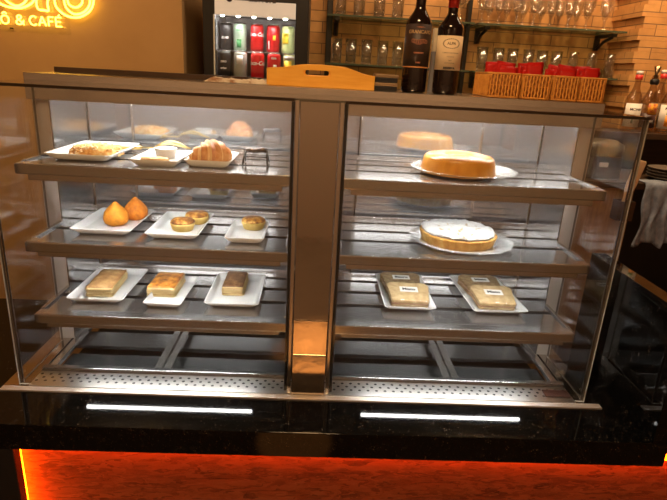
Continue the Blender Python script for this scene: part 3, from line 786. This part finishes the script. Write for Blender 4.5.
for bi, (x0, x1, lab) in enumerate(XB):
    for k in range(7):
        if bi == 0 and k < 0: continue
        o = link('sauce_sachet', SM, None, ((x0+x1)/2 + rnd.uniform(-.006, .006), .352-.056+.0185*k, TZ+.0052), (rnd.uniform(-.05, .05), rnd.uniform(-.16, .16), rnd.uniform(-.12, .12)))
        o.scale = (.9 if bi else 1.05, 1, rnd.uniform(1.0, 1.22))
        tag(o, 'red sauce sachet standing in the %s wicker basket' % names[bi], 'sachet', 'red sachets in the %s basket' % names[bi])

# ------------------------------------------------------------------ neon sign on the plaster wall
t = thing('neon_sign', 'yellow neon sign reading cafe on the ochre wall', 'neon sign', (-1.15, 1.15, .97))
WY = 1.128
def loc(p): return Vector(p) - Vector((-1.15, 1.15, .97))
def W(x, y): return loc(atY(x, y, WY))
def smooth(pts, n=6):
    out = []; m_ = len(pts)
    for i in range(m_-1):
        p0, p1, p2, p3 = pts[max(0, i-1)], pts[i], pts[i+1], pts[min(m_-1, i+2)]
        for k in range(n):
            u = k/n; out.append(.5*((2*p1)+(p2-p0)*u+(2*p0-5*p1+4*p2-p3)*u*u+(3*p1-p0-3*p2+p3)*u**3))
    out.append(pts[-1]); return out
for pts in (((-8, -14), (-6, -2), (0, 3.5), (9, 7), (20, 8), (29, 5), (34, 0), (36, -9)), ((0, -12), (3, -4), (8, 2), (17, 6), (25, 2), (28, -6), (29, -12)),
            ((36.5, -14), (36.3, 0), (36.8, 6), (39, 9.5), (44, 10.2), (48.5, 10.5), (47.5, 4), (48.5, -4), (50, -14)),
            ((54, -14), (54.5, 0), (57, 8), (66, 15.5), (77.5, 17.5), (87.5, 13), (92.5, 6), (93.5, -4), (90, -14)), ((63, -12), (64, 0), (66.5, 8), (74, 14), (83, 12.5), (89, 6), (90, -3), (87, -11)),
            ((66.5, -8), (67.5, 0), (69.5, 5), (76, 7.5), (81.5, 4), (82, -2), (78, -8))):
    mb = MB(); mb.tube(smooth([W(*p) for p in pts]), .0042, 8); mb.build('script_tube', NEON, t)
o0 = loc(atY(2, 23.3, WY)); PXW = (atY(60, 25, WY)-atY(2, 23.3, WY)).x/58
def glyph(x, strokes, w=6.5, h=8.6):
    mb = MB()
    for st in strokes: mb.tube(smooth([Vector((o0.x+(x+w*a)*PXW, o0.y, o0.z+h*PXW*b)) for a, b in st], 4) if len(st) > 2 else [Vector((o0.x+(x+w*a)*PXW, o0.y, o0.z+h*PXW*b)) for a, b in st], .0030, 6)
    mb.build('letter', NEON, t)
circ = [(.5+.5*math.cos(a), .45+.45*math.sin(a)) for a in [2*PI*i/12 for i in range(13)]]
glyph(-.3, [circ, [(.2, 1.08), (.5, 1.28)], [(.5, 1.28), (.8, 1.08)]], 7.6)
glyph(-7.5, [[(0, 1), (0, 0)], [(0, 0), (.8, 0)]], 7)
glyph(14.2, [[(1, 0), (.25, .65), (.25, .9), (.5, 1), (.7, .85), (.55, .62), (.1, .35), (.1, .1), (.4, 0), (.75, .12), (1, .45)]], 8)
glyph(28, [[(.95, .85), (.6, 1), (.2, .85), (0, .5), (.2, .13), (.6, 0), (.95, .15)]], 7)
glyph(37, [[(0, 0), (.5, 1)], [(.5, 1), (1, 0)], [(.2, .35), (.8, .35)]], 7.2)
glyph(46.8, [[(0, 0), (0, 1)], [(0, 1), (.9, 1)], [(0, .52), (.75, .52)]], 5.6)
glyph(54.2, [[(.95, 0), (0, 0)], [(0, 0), (0, 1)], [(0, 1), (.95, 1)], [(0, .52), (.8, .52)], [(.45, 1.12), (.75, 1.3)]], 5.8)
mb = MB(); b0, b1 = loc(atY(-20, 30, 1.146)), loc(atY(64, -40, 1.146)); mb.box(b0.x, b1.x, b0.y-.003, b0.y+.003, b0.z, b1.z, .001); mb.build('backing_sheet', PANE, t)
mb = MB()
for x, y in ((10, 28), (60, 14), (30, -6)):
    p = W(x, y); mb.tube([p+Vector((0, .003, 0)), p+Vector((0, .021, 0))], .003, 6)
mb.build('standoff', DARKM, t)

# ------------------------------------------------------------------ back counter with the little fridge
t = thing('back_counter', 'dark back counter behind the display case', 'counter', (0, 1.3, FZ))
BZ = .735
mb = MB(); mb.box(-.58, 1.05, 1.14-1.3, 1.69-1.3, 0, BZ-.03-FZ); mb.build('body', DARKWOOD, t)
mb = MB(); mb.box(-.58, 1.06, 1.12-1.3, 1.69-1.3, BZ-.03-FZ+.0005, BZ-FZ, .002); mb.build('worktop', DARKWOOD, t)
fx0, fx1, fy, fz0, fz1 = -.503, -.060, 1.16, BZ+.0008, 1.18
t = thing('drinks_fridge', 'small black glass-fronted drinks fridge with lit inside', 'fridge', ((fx0+fx1)/2, fy, fz0))
OX, OY, OZ = (fx0+fx1)/2, fy, fz0
def fb(mb, name, m, parent=t): return mb.build(name, m, parent, (-OX, -OY, -OZ) if parent is t else None)
mb = MB()
mb.box(fx0, fx0+.03, fy+.03, fy+.42, fz0, fz1); mb.box(fx1-.03, fx1, fy+.03, fy+.42, fz0, fz1); mb.box(fx0+.03, fx1-.03, fy+.39, fy+.42, fz0, fz1)
mb.box(fx0+.03, fx1-.03, fy+.03, fy+.39, fz0, .792); mb.box(fx0+.03, fx1-.03, fy+.03, fy+.39, 1.075, fz1)
fb(mb, 'body', mat('fridge_grey', (.05, .042, .036), .4))
mb = MB(); mb.box(fx0+.0305, fx1-.0305, fy+.383, fy+.3895, .793, 1.074); mb.box(fx0+.0302, fx0+.034, fy+.032, fy+.3825, .793, 1.074); mb.box(fx1-.034, fx1-.0302, fy+.032, fy+.3825, .793, 1.074)
fb(mb, 'liner', mat('pale_liner', (.42, .42, .43), .5))
mb = MB(); xa, xb = atY(215, 40, fy).x, atY(295, 40, fy).x; za = .806; zh = 1.052
mb.box(fx0, xa, fy, fy+.029, fz0, fz1, .003); mb.box(xb, fx1, fy, fy+.029, fz0, fz1, .003); mb.box(xa, xb, fy, fy+.029, fz0, za, .003); mb.box(xa, xb, fy+.004, fy+.029, zh+.06, fz1)
df = fb(mb, 'door_frame', BLACK)
mb = MB(); mb.box(xa-.004, xb+.004, fy-.003, -.0005+fy, za-.008, za, 0); mb.box(xa-.006, xa, fy-.003, fy-.0005, za, zh); fb(mb, 'light_trim', mat('silver_trim', (.75, .75, .74), .3, .3))
mb = MB(); mb.box(xa+.0005, xb-.0005, fy-.001, fy+.028, zh, zh+.059, .001); hp = fb(mb, 'header_panel', mat('header_white', (.70, .64, .56), .4, emit=(1, .86, .70), estr=.26))
link('header_text', upright(text_mesh('mivvora', .034, mat('logo_brown', (.06, .035, .025), .5), .0006, 0, .0012), fy-.002, (xa+xb)/2+.03, zh+.052+.015), hp)
mb = MB(); mb.lathe([(.001, 0), (.013, 0), (.013, .002), (.001, .002)], n=20, M=Matrix.Translation((xa+.062, fy-.0012, zh+.064)) @ Matrix.Rotation(PI/2, 4, 'X')); mb.build('header_logo', MATS['logo_brown'], hp)
mb = MB(); mb.box(xa+.0005, xb-.0005, fy+.012, fy+.016, za+.0005, zh-.0005); fb(mb, 'door_glass', PANE)
mb = MB(); mb.box(fx0+.0345, fx1-.0345, fy+.10, fy+.385, .9135, .917); fb(mb, 'shelf', mat('wire_white', (.2, .2, .2), .4))
mb = MB(); mb.box(fx0+.031, fx1-.031, fy+.032, fy+.06, 1.055, 1.074); ls = fb(mb, 'light_bar', BLACK)
for k in range(5):
    mb = MB(); mb.lathe([(.001, 0), (.007, 0), (.006, -.003), (.001, -.004)], (fx0+.075+k*.067, fy+.045, 1.0545), 12); mb.build('lamp', emitter('fridge_led', (1, .96, .9), 420) if 'fridge_led' not in MATS else MATS['fridge_led'], ls)
# cans
CANR = .0295
def can(label, x, y, z, h, m, deco):
    t = thing('drink_can', label, 'can', (x, y, z), 0, 'drink cans in the little fridge')
    mb = MB(); mb.lathe([(.018, .0005), (.022, 0), (CANR, .010), (CANR, h-.014), (.026, h-.004)], n=28); bd = mb.build('body', m, t)
    mb = MB(); mb.lathe([(.0262, h-.0038), (.0265, h), (.0245, h), (.024, h-.004), (.002, h-.004)], n=28); mb.build('lid', MATS.get('can_alu') or mat('can_alu', (.75, .75, .75), .25, 1), t)
    deco(bd, h); return t
CRED = mat('can_red', (.62, .012, .015), .3, .2); CGRN = mat('can_pale_green', (.42, .55, .42), .35, .3); CBLK = mat('can_black', (.02, .02, .022), .3, .2); CYEL = mat('can_lime', (.58, .66, .30), .35, .2); CGREY = mat('can_grey', (.45, .48, .46), .35, .4)
WINK = mat('white_ink', (.85, .85, .85), .4); GINK = mat('green_ink', (.05, .28, .08), .4); YINK = mat('yellow_ink', (.95, .70, .04), .4)
def script(s, size, m, zf=.6):
    def f(bd, h): link('can_text', wrap(text_mesh(s, size, m, .0003, .25, .0006), CANR+.0005, h*zf), bd)
    return f
def patch(m, z0, z1, a=.5, off=0):
    def f(bd, h): band(bd, 'can_panel', CANR+.0006, h*z0, h*z1, m, -PI/2+off, a, 16)
    return f
def both(*fs):
    def f(bd, h):
        for q in fs: q(bd, h)
    return f
CXS = [atY(p, 45, fy+.17).x for p in (226, 240, 257, 273, 288)]
CXF = [atY(p, 70, fy+.067).x for p in (224.5, 240.5, 257.5, 274, 289.5)]
up, lo_ = .9175, .7925
specs = (('black', CBLK, script('ZERO', .013, WINK, .45)), ('pale green', CGRN, both(patch(GINK, .12, .42, .35), script('Guara', .011, GINK, .75))), ('red script', CRED, script('Coca-Cola', .021, WINK, .62)), ('plain red', CRED, both(patch(YINK, .45, .62, .22, .25), patch(WINK, .12, .42, .12, -.6))), ('lime and yellow', CYEL, patch(YINK, .35, .72, .5, -.4)))
for k, (n_, m, d) in enumerate(specs): can('%s can on the upper level of the lit fridge' % n_, CXS[k], fy+.170, up, .118, m, d)
specs = (('black', CBLK, both(script('ZERO', .010, WINK, .62), script('açúcar', .010, WINK, .40))), ('grey', CGREY, patch(WINK, .55, .85, .45)), ('red script', CRED, script('Coca-Cola', .024, WINK, .62)), ('red', CRED, both(patch(WINK, .48, .60, .25, .2), script('Cola', .012, WINK, .82))), ('white and yellow', CYEL, both(patch(YINK, .3, .75, .6, -.3), patch(WINK, .8, .92, .9))))
for k, (n_, m, d) in enumerate(specs): can('%s can at the bottom front of the lit fridge' % n_, CXF[k], fy+.067, lo_, .122, m, d)

# ------------------------------------------------------------------ glass shelves on the brick wall
def wall_shelf(x0, x1, z, label, dark=False):
    t = thing('glass_shelf', label, 'shelf', ((x0+x1)/2, 1.6, z), 0, 'glass shelves on the brick wall')
    w = (x1-x0)/2
    mb = MB(); mb.box(-w, w, -.10, .096, -.008, 0); mb.bm.normal_update()
    for f in mb.bm.faces: f.material_index = 0 if abs(f.normal.z) > .9 else 1
    mb.build('glass_sheet', [GSHELF, GSEDGE], t)
    for x in (-w+.05, w-.05):
        mb = MB(); mb.box(x-.012, x+.012, -.085, .0985, -.026, -.0105, .002); mb.box(x-.012, x+.012, .080, .0985, -.085, -.0265, .002)
        mb.tube([(x, -.06, -.028), (x, .02, -.045), (x, .078, -.08)], .008, 8); mb.build('bracket', DARKM, t)
wall_shelf(.02, .735, 1.113, 'upper left glass shelf, behind the wine bottles')
wall_shelf(.755, 1.49, 1.113, 'upper right glass shelf full of stemmed glasses')
wall_shelf(.02, .735, .893, 'lower left glass shelf with a few tumblers')
wall_shelf(.755, 1.49, .893, 'lower right glass shelf above the wicker baskets')
mb = MB(); mb.box(.02, .05, 1.655, 1.699, .76, 1.9, .003); mb.box(.735, .755, 1.655, 1.699, .76, 1.9, .003)
struct(mb.build('trim_1', DARKM))
def tumbler_mesh(r, h, taper=.85, foot=.006):
    mb = MB(); mb.lathe([(r*taper*.9, 0), (r*taper, .002), (r, h), (r-.0015, h), (r*taper-.0015, foot+.004), (.002, foot)], n=22)
    me = bpy.data.meshes.new('tumbler'); bmesh.ops.recalc_face_normals(mb.bm, faces=mb.bm.faces[:]); mb.bm.to_mesh(me); mb.bm.free(); me.materials.append(TUMB); return me
def goblet_mesh(R, h, hs):
    prof = [(R*.8, 0), (R*.82, .003), (R*.35, .008), (.006, .016), (.005, hs-.012), (.010, hs-.004), (R*.62, hs+.014), (R*.95, hs+.045), (R, hs+.07), (R*.86, h), (R*.84, h), (R*.93, hs+.045), (R*.5, hs+.014), (.002, hs+.006)]
    mb = MB(); mb.lathe(prof, n=22); me = bpy.data.meshes.new('goblet'); bmesh.ops.recalc_face_normals(mb.bm, faces=mb.bm.faces[:]); mb.bm.to_mesh(me); mb.bm.free(); me.materials.append(TUMB); return me
ORD = ('first', 'second', 'third', 'fourth', 'fifth', 'sixth', 'seventh', 'eighth', 'ninth', 'tenth', 'eleventh', 'twelfth', 'thirteenth', 'fourteenth')
T1, T2, T3 = tumbler_mesh(.033, .145), tumbler_mesh(.031, .118, .82, .008), tumbler_mesh(.030, .115, .78, .010)
G1, G2 = goblet_mesh(.032, .165, .055), goblet_mesh(.044, .20, .075)
# upper left: tall tumblers
for k, px in enumerate((340, 358.5, 378.5, 397)):
    p = atY(px, 20, 1.59)
    tag(link('tall_glass', T1, None, (p.x, 1.59, 1.1135)), '%s tall glass from the left on the upper left shelf' % ORD[k], 'glass', 'tall glasses on the upper left shelf')
p = atY(464, 20, 1.57); tag(link('wine_glass', G2, None, (p.x-.02, 1.575, 1.1135)), 'large wine glass at the right end of the upper left shelf', 'glass')
for k, px in enumerate((336, 350.5, 366, 382, 397)):
    p = atY(px, 60, 1.58)
    tag(link('tumbler', T2, None, (p.x, 1.585, .8935)), '%s tumbler from the left on the lower left shelf' % ORD[k], 'glass', 'tumblers on the lower left shelf')
for k, px in enumerate((480, 497, 515, 532, 549, 567, 585, 603)):
    p = atY(px, 25, 1.555)
    tag(link('stemmed_glass', G1, None, (p.x, 1.548, 1.1135)), '%s stemmed glass from the left, front row of the upper right shelf' % ORD[k], 'glass', 'stemmed glasses on the upper right shelf')
for k, px in enumerate((488, 505.5, 522, 540, 558, 575.5)):
    p = atY(px, 22, 1.64)
    tag(link('stemmed_glass', G1, None, (p.x, 1.640, 1.1135)), '%s stemmed glass from the left, back row of the upper right shelf' % ORD[k], 'glass', 'stemmed glasses on the upper right shelf')
for k, px in enumerate((481, 497, 511, 527, 540.5, 555)):
    p = atY(px, 65, 1.56)
    tag(link('tumbler', T3, None, (p.x, 1.56, .8935)), '%s upright tumbler from the left on the lower right shelf' % ORD[k], 'glass', 'upright tumblers on the lower right shelf')
for k, px in enumerate((572, 591, 609)):
    p = atY(px, 65, 1.56)
    o = link('tumbler', T3, None, (p.x, 1.56, .8935+.1155), (PI, 0, 0))
    tag(o, '%s upside-down tumbler from the left on the lower right shelf' % ORD[k], 'glass', 'upside-down tumblers on the lower right shelf')

# ------------------------------------------------------------------ service counter at the right
t = thing('service_counter', 'dark wooden service counter right of the display case', 'counter', (1.75, 1.2, FZ))
SX, SY, SZ = 1.75, 1.2, FZ
def sb(mb, name, m): return mb.build(name, m, t, (-SX, -SY, -SZ))
mb = MB(); mb.box(1.10, 2.6, .98, 1.41, .435, .462, .002); sb(mb, 'worktop', DARKWOOD)
mb = MB(); mb.box(1.10, 1.40, 1.0, 1.41, FZ, .434); sb(mb, 'cabinet', WOODCAB)
mb = MB(); mb.box(1.401, 2.6, 1.36, 1.41, FZ, .434); sb(mb, 'back_panel', BLACK)
mb = MB(); mb.box(2.55, 2.6, 1.0, 1.359, FZ, .434); sb(mb, 'side_panel', BLACK)
mb = MB(); mb.box(1.10, 2.6, 1.20, 1.41, .630, .657, .002); mb.box(1.10, 2.6, 1.385, 1.41, .4625, .6295); rs = sb(mb, 'raised_shelf', DARKWOOD)
mb = MB(); mb.box(2.55, 2.6, 1.20, 1.384, .4625, .6295); sb(mb, 'support', DARKWOOD)
# appliance
p = atY(615, 150, 1.08)
t = thing('coffee_grinder', 'dark grey bar appliance seen through the right glass side', 'appliance', (1.255, 1.10, .4625))
mb = MB(); mb.box(-.085, .085, -.07, .07, 0, .10, .008); mb.build('body', DARKM, t)
mb = MB(); mb.loft([rrect(.075, .065, .1005, .02), rrect(.088, .078, .125, .03), rrect(.085, .075, .150, .03), rrect(.06, .05, .168, .03)]); mb.build('hopper', mat('grey_lid', (.06, .055, .05), .4), t)
mb = MB(); mb.box(-.02, .02, -.0735, -.0705, .055, .075, .001); mb.build('badge', WHITE, t)
# syrup bottles
SYR = thin_glass('syrup_glass', (.80, .72, .62), .08, .9, .02, 2.2)
REDCAP = mat('red_cap', (.65, .04, .03), .35); LWHITE = mat('pale_label', (.74, .70, .64), .5)
def syrup(label, px, Y, h, kind):
    p = atY(px, 130, Y)
    t = bottle('syrup_bottle', label, p.x, Y, .6575, 0, .0375, h*.50, h*.78, .0135, h*.93, SYR, 'syrup bottles on the raised shelf')
    if kind != 'pour':
        lb = band(t, 'label', .0380, h*.08, h*.47, LWHITE, half=1.35)
        if kind == 'plain': link('label_text', wrap(text_mesh('MONIN', .017, INK, .0003, 0, .0004), .0384, h*.37), lb); band(lb, 'label_mark', .0384, h*.14, h*.24, mat('leaf_ink', (.20, .24, .18), .5), -PI/2-.3, .12, 6)
        else: link('label_text', wrap(text_mesh('MONIN', .017, INK, .0003, 0, .0004), .0384, h*.41), lb); band(lb, 'label_fruit', .0385, h*.12, h*.30, mat('orange_fruit', (.80, .30, .03), .5), -PI/2-.1, .45, 12); band(lb, 'label_leaf', .0385, h*.31, h*.36, GINK, -PI/2-.2, .3, 8)
        mb = MB(); mb.lathe([(.0150, h*.86), (.0158, h*.865), (.0158, h*.935), (.003, h*.94)], n=22); mb.build('neck_band', REDCAP, t)
        mb = MB(); mb.lathe([(.0150, h*.9405), (.0150, h*.995), (.003, h)], n=22); mb.build('cap', LWHITE, t)
    else:
        lb = band(t, 'label', .0380, h*.08, h*.32, mat('dark_fruit_label', (.05, .018, .015), .4), half=1.3)
        band(lb, 'label_fruit', .0385, h*.30, h*.48, MATS.get('orange_fruit2') or mat('orange_fruit2', rough=.5, stops=[(.4, (.85, .42, .03)), (.6, (.45, .05, .03))], nscale=60), half=.6, n=16)
        link('label_text', wrap(text_mesh('MIX', .014, LWHITE, .0003), .0386, h*.19), lb)
        mb = MB(); mb.lathe([(.0155, h*.78), (.020, h*.80), (.020, h*.86), (.012, h*.875)], n=22); mb.build('collar', BLACK, t)
        mb = MB(); mb.lathe([(.009, h*.876), (.007, h*.95), (.015, h*1.07), (.013, h*1.07), (.004, h*.98)], n=20); mb.build('pourer', mat('bronze_jigger', (.35, .24, .14), .3, 1), t)
syrup('syrup bottle with a plain pale label, leftmost on the raised shelf', 627.5, 1.285, .272, 'plain')
syrup('bottle with pourer and fruit label, between two red-capped bottles', 643.5, 1.275, .275, 'pour')
syrup('red-capped syrup bottle standing behind the pourer bottle', 651.5, 1.345, .285, 'plain')
syrup('syrup bottle with a large orange fruit label at the frame edge', 662, 1.262, .275, 'fruit')
# stack of plates, cloth, board
for k in range(4):
    mb = MB(); mb.lathe([(.03, 0), (.055, 0), (.06, .003), (.088, .011), (.09, .0125), (.087, .0130), (.06, .006), (.02, .005)], n=36)
    tag(mb.build('saucer', mat('dark_plate', (.20, .16, .13), .3) if k == 0 else MATS['dark_plate'], None, (1.60, 1.10, .466+.0132*k)), '%s saucer up in the stack beside the grey cloth' % ('bottom', 'second', 'third', 'top')[k], 'saucer', 'stacked saucers on the service counter')
mb = MB(); n, m_ = 40, 22; g = []
for i in range(n+1):
    x = 1.425+.30*i/n; row = []
    for j in range(m_+1):
        s_ = .36*j/m_
        if s_ < .085: y, z = 1.03-s_+.026, .4665
        else: y, z = .968, .4665-(s_-.085)
        w = min(1, max(0, s_-.08)*8)
        row.append(mb.bm.verts.new((x+.01*w*math.sin(s_*30+i*.3), y-.010*w*(math.sin(i*.9)+.5*math.sin(i*1.7+1))-.008*w, z-.012*w*math.sin(i*.45+1)*(j/m_))))
    g.append(row)
for i in range(n):
    for j in range(m_): f = mb.bm.faces.new((g[i][j], g[i+1][j], g[i+1][j+1], g[i][j+1])); f.smooth = True
o = mb.build('cloth', mat('grey_cloth', rough=.9, stops=[(.3, (.16, .19, .26)), (.7, (.30, .35, .46))], nscale=35, bstr=.3), None)
md = o.modifiers.new('th', 'SOLIDIFY'); md.thickness = .003; md.offset = 0
tag(o, 'grey cloth draped over the edge of the service counter', 'cloth')
t = thing('utensil_holder', 'dark wooden box on the cabinet front holding a spatula', 'holder', (1.350, .9718, .30))
mb = MB(); mb.box(-.035, .035, -.028, .028, 0, .003); mb.build('floor', DARKWOOD, t)
for b_ in ((-.035, .035, -.028, -.0245, .0032, .085), (-.035, .035, .0245, .028, .0032, .085), (-.035, -.0315, -.0243, .0243, .0032, .085), (.0315, .035, -.0243, .0243, .0032, .085)):
    mb = MB(); mb.box(*b_); mb.build('side', DARKWOOD, t)
mb = MB(); mb.loft([rrect(.010, .005, 0, .004), rrect(.011, .005, .09, .004), rrect(.018, .005, .12, .004), rrect(.023, .005, .15, .004), rrect(.024, .005, .255, .004), rrect(.020, .005, .262, .004)])
tag(mb.build('wooden_spatula', WOODBOARD, None, (1.332, .9705, .3055), (0, .20, 0)), 'pale wooden spatula leaning in the dark box beside the grey cloth', 'spatula')

# ------------------------------------------------------------------ lights
def light(name, kind, loc, energy, col, rot=(0, 0, 0), size=.3, **kw):
    l = bpy.data.lights.new(name, kind); l.energy = energy; l.color = col
    if kind == 'AREA':
        l.shape = 'RECTANGLE' if 'size_y' in kw else 'DISK'; l.size = size
        if 'size_y' in kw: l.size_y = kw['size_y']
    elif kind == 'SPOT': l.spot_size = kw.get('cone', 1); l.spot_blend = kw.get('blend', .3); l.shadow_soft_size = size
    else: l.shadow_soft_size = size
    o = bpy.data.objects.new(name, l); COL.objects.link(o); o.location = loc; o.rotation_euler = rot; return o
WARM = (1, .62, .30)
light('bar_downlight', 'SPOT', (.35, 1.05, 1.95), 13, WARM, (math.radians(32), 0, 0), .04, cone=1.7, blend=.7)
light('bar_downlight', 'SPOT', (1.15, 1.0, 1.95), 36, WARM, (math.radians(32), 0, math.radians(-6)), .04, cone=1.7, blend=.7)
light('bar_downlight', 'SPOT', (1.75, .95, 1.95), 42, WARM, (math.radians(30), 0, 0), .04, cone=1.5, blend=.7)
light('plaster_fill_spot', 'SPOT', (-1.2, .35, 1.95), 68, (1, .55, .18), (math.radians(35), 0, 0), .3, cone=1.8, blend=.8)  # added spot that brightens the plaster around the neon
light('glass_highlight_strip', 'AREA', (.75, .75, 1.94), 12, (1, .74, .46), (math.radians(35), 0, 0), 1.5, size_y=.05)  # added strip lamp giving the glassware its streak highlights
light('front_key_light', 'AREA', (0, -.70, 1.97), 22, WARM, (0, 0, 0), .5)  # added key light for the goods on the case top
light('front_wall_fill', 'AREA', (-1.4, -2.3, 1.93), 68, (1, .70, .42), (math.radians(-52), 0, 0), .5)  # added pair of lamps; they brighten the unseen wall the steel mirrors
light('front_wall_fill', 'AREA', (1.4, -2.3, 1.93), 68, (1, .70, .42), (math.radians(-52), 0, 0), .5)
for X_, Y_ in ((-.05, -1.16), (.06, -1.40), (-.06, -1.66), (.05, -1.92)):
    light('reflected_pool_spot', 'SPOT', (X_, Y_, 1.97), 1900, (1, .52, .17), (0, 0, 0), .02, cone=.13, blend=.12)  # added narrow spots; the post mirrors their orange pool on the floor
w = bpy.data.worlds.new('world'); SC.world = w; w.use_nodes = True
w.node_tree.nodes['Background'].inputs[0].default_value = (.02, .012, .006, 1); w.node_tree.nodes['Background'].inputs[1].default_value = .4

vs = SC.view_settings; vs.view_transform = 'Standard'; vs.look = 'None'; vs.gamma = 1; vs.exposure = 0; vs.use_curve_mapping = False
cy = SC.cycles
cy.max_bounces = 14; cy.transparent_max_bounces = 40; cy.glossy_bounces = 8; cy.diffuse_bounces = 5; cy.transmission_bounces = 8
cy.blur_glossy = .6; cy.sample_clamp_indirect = 6
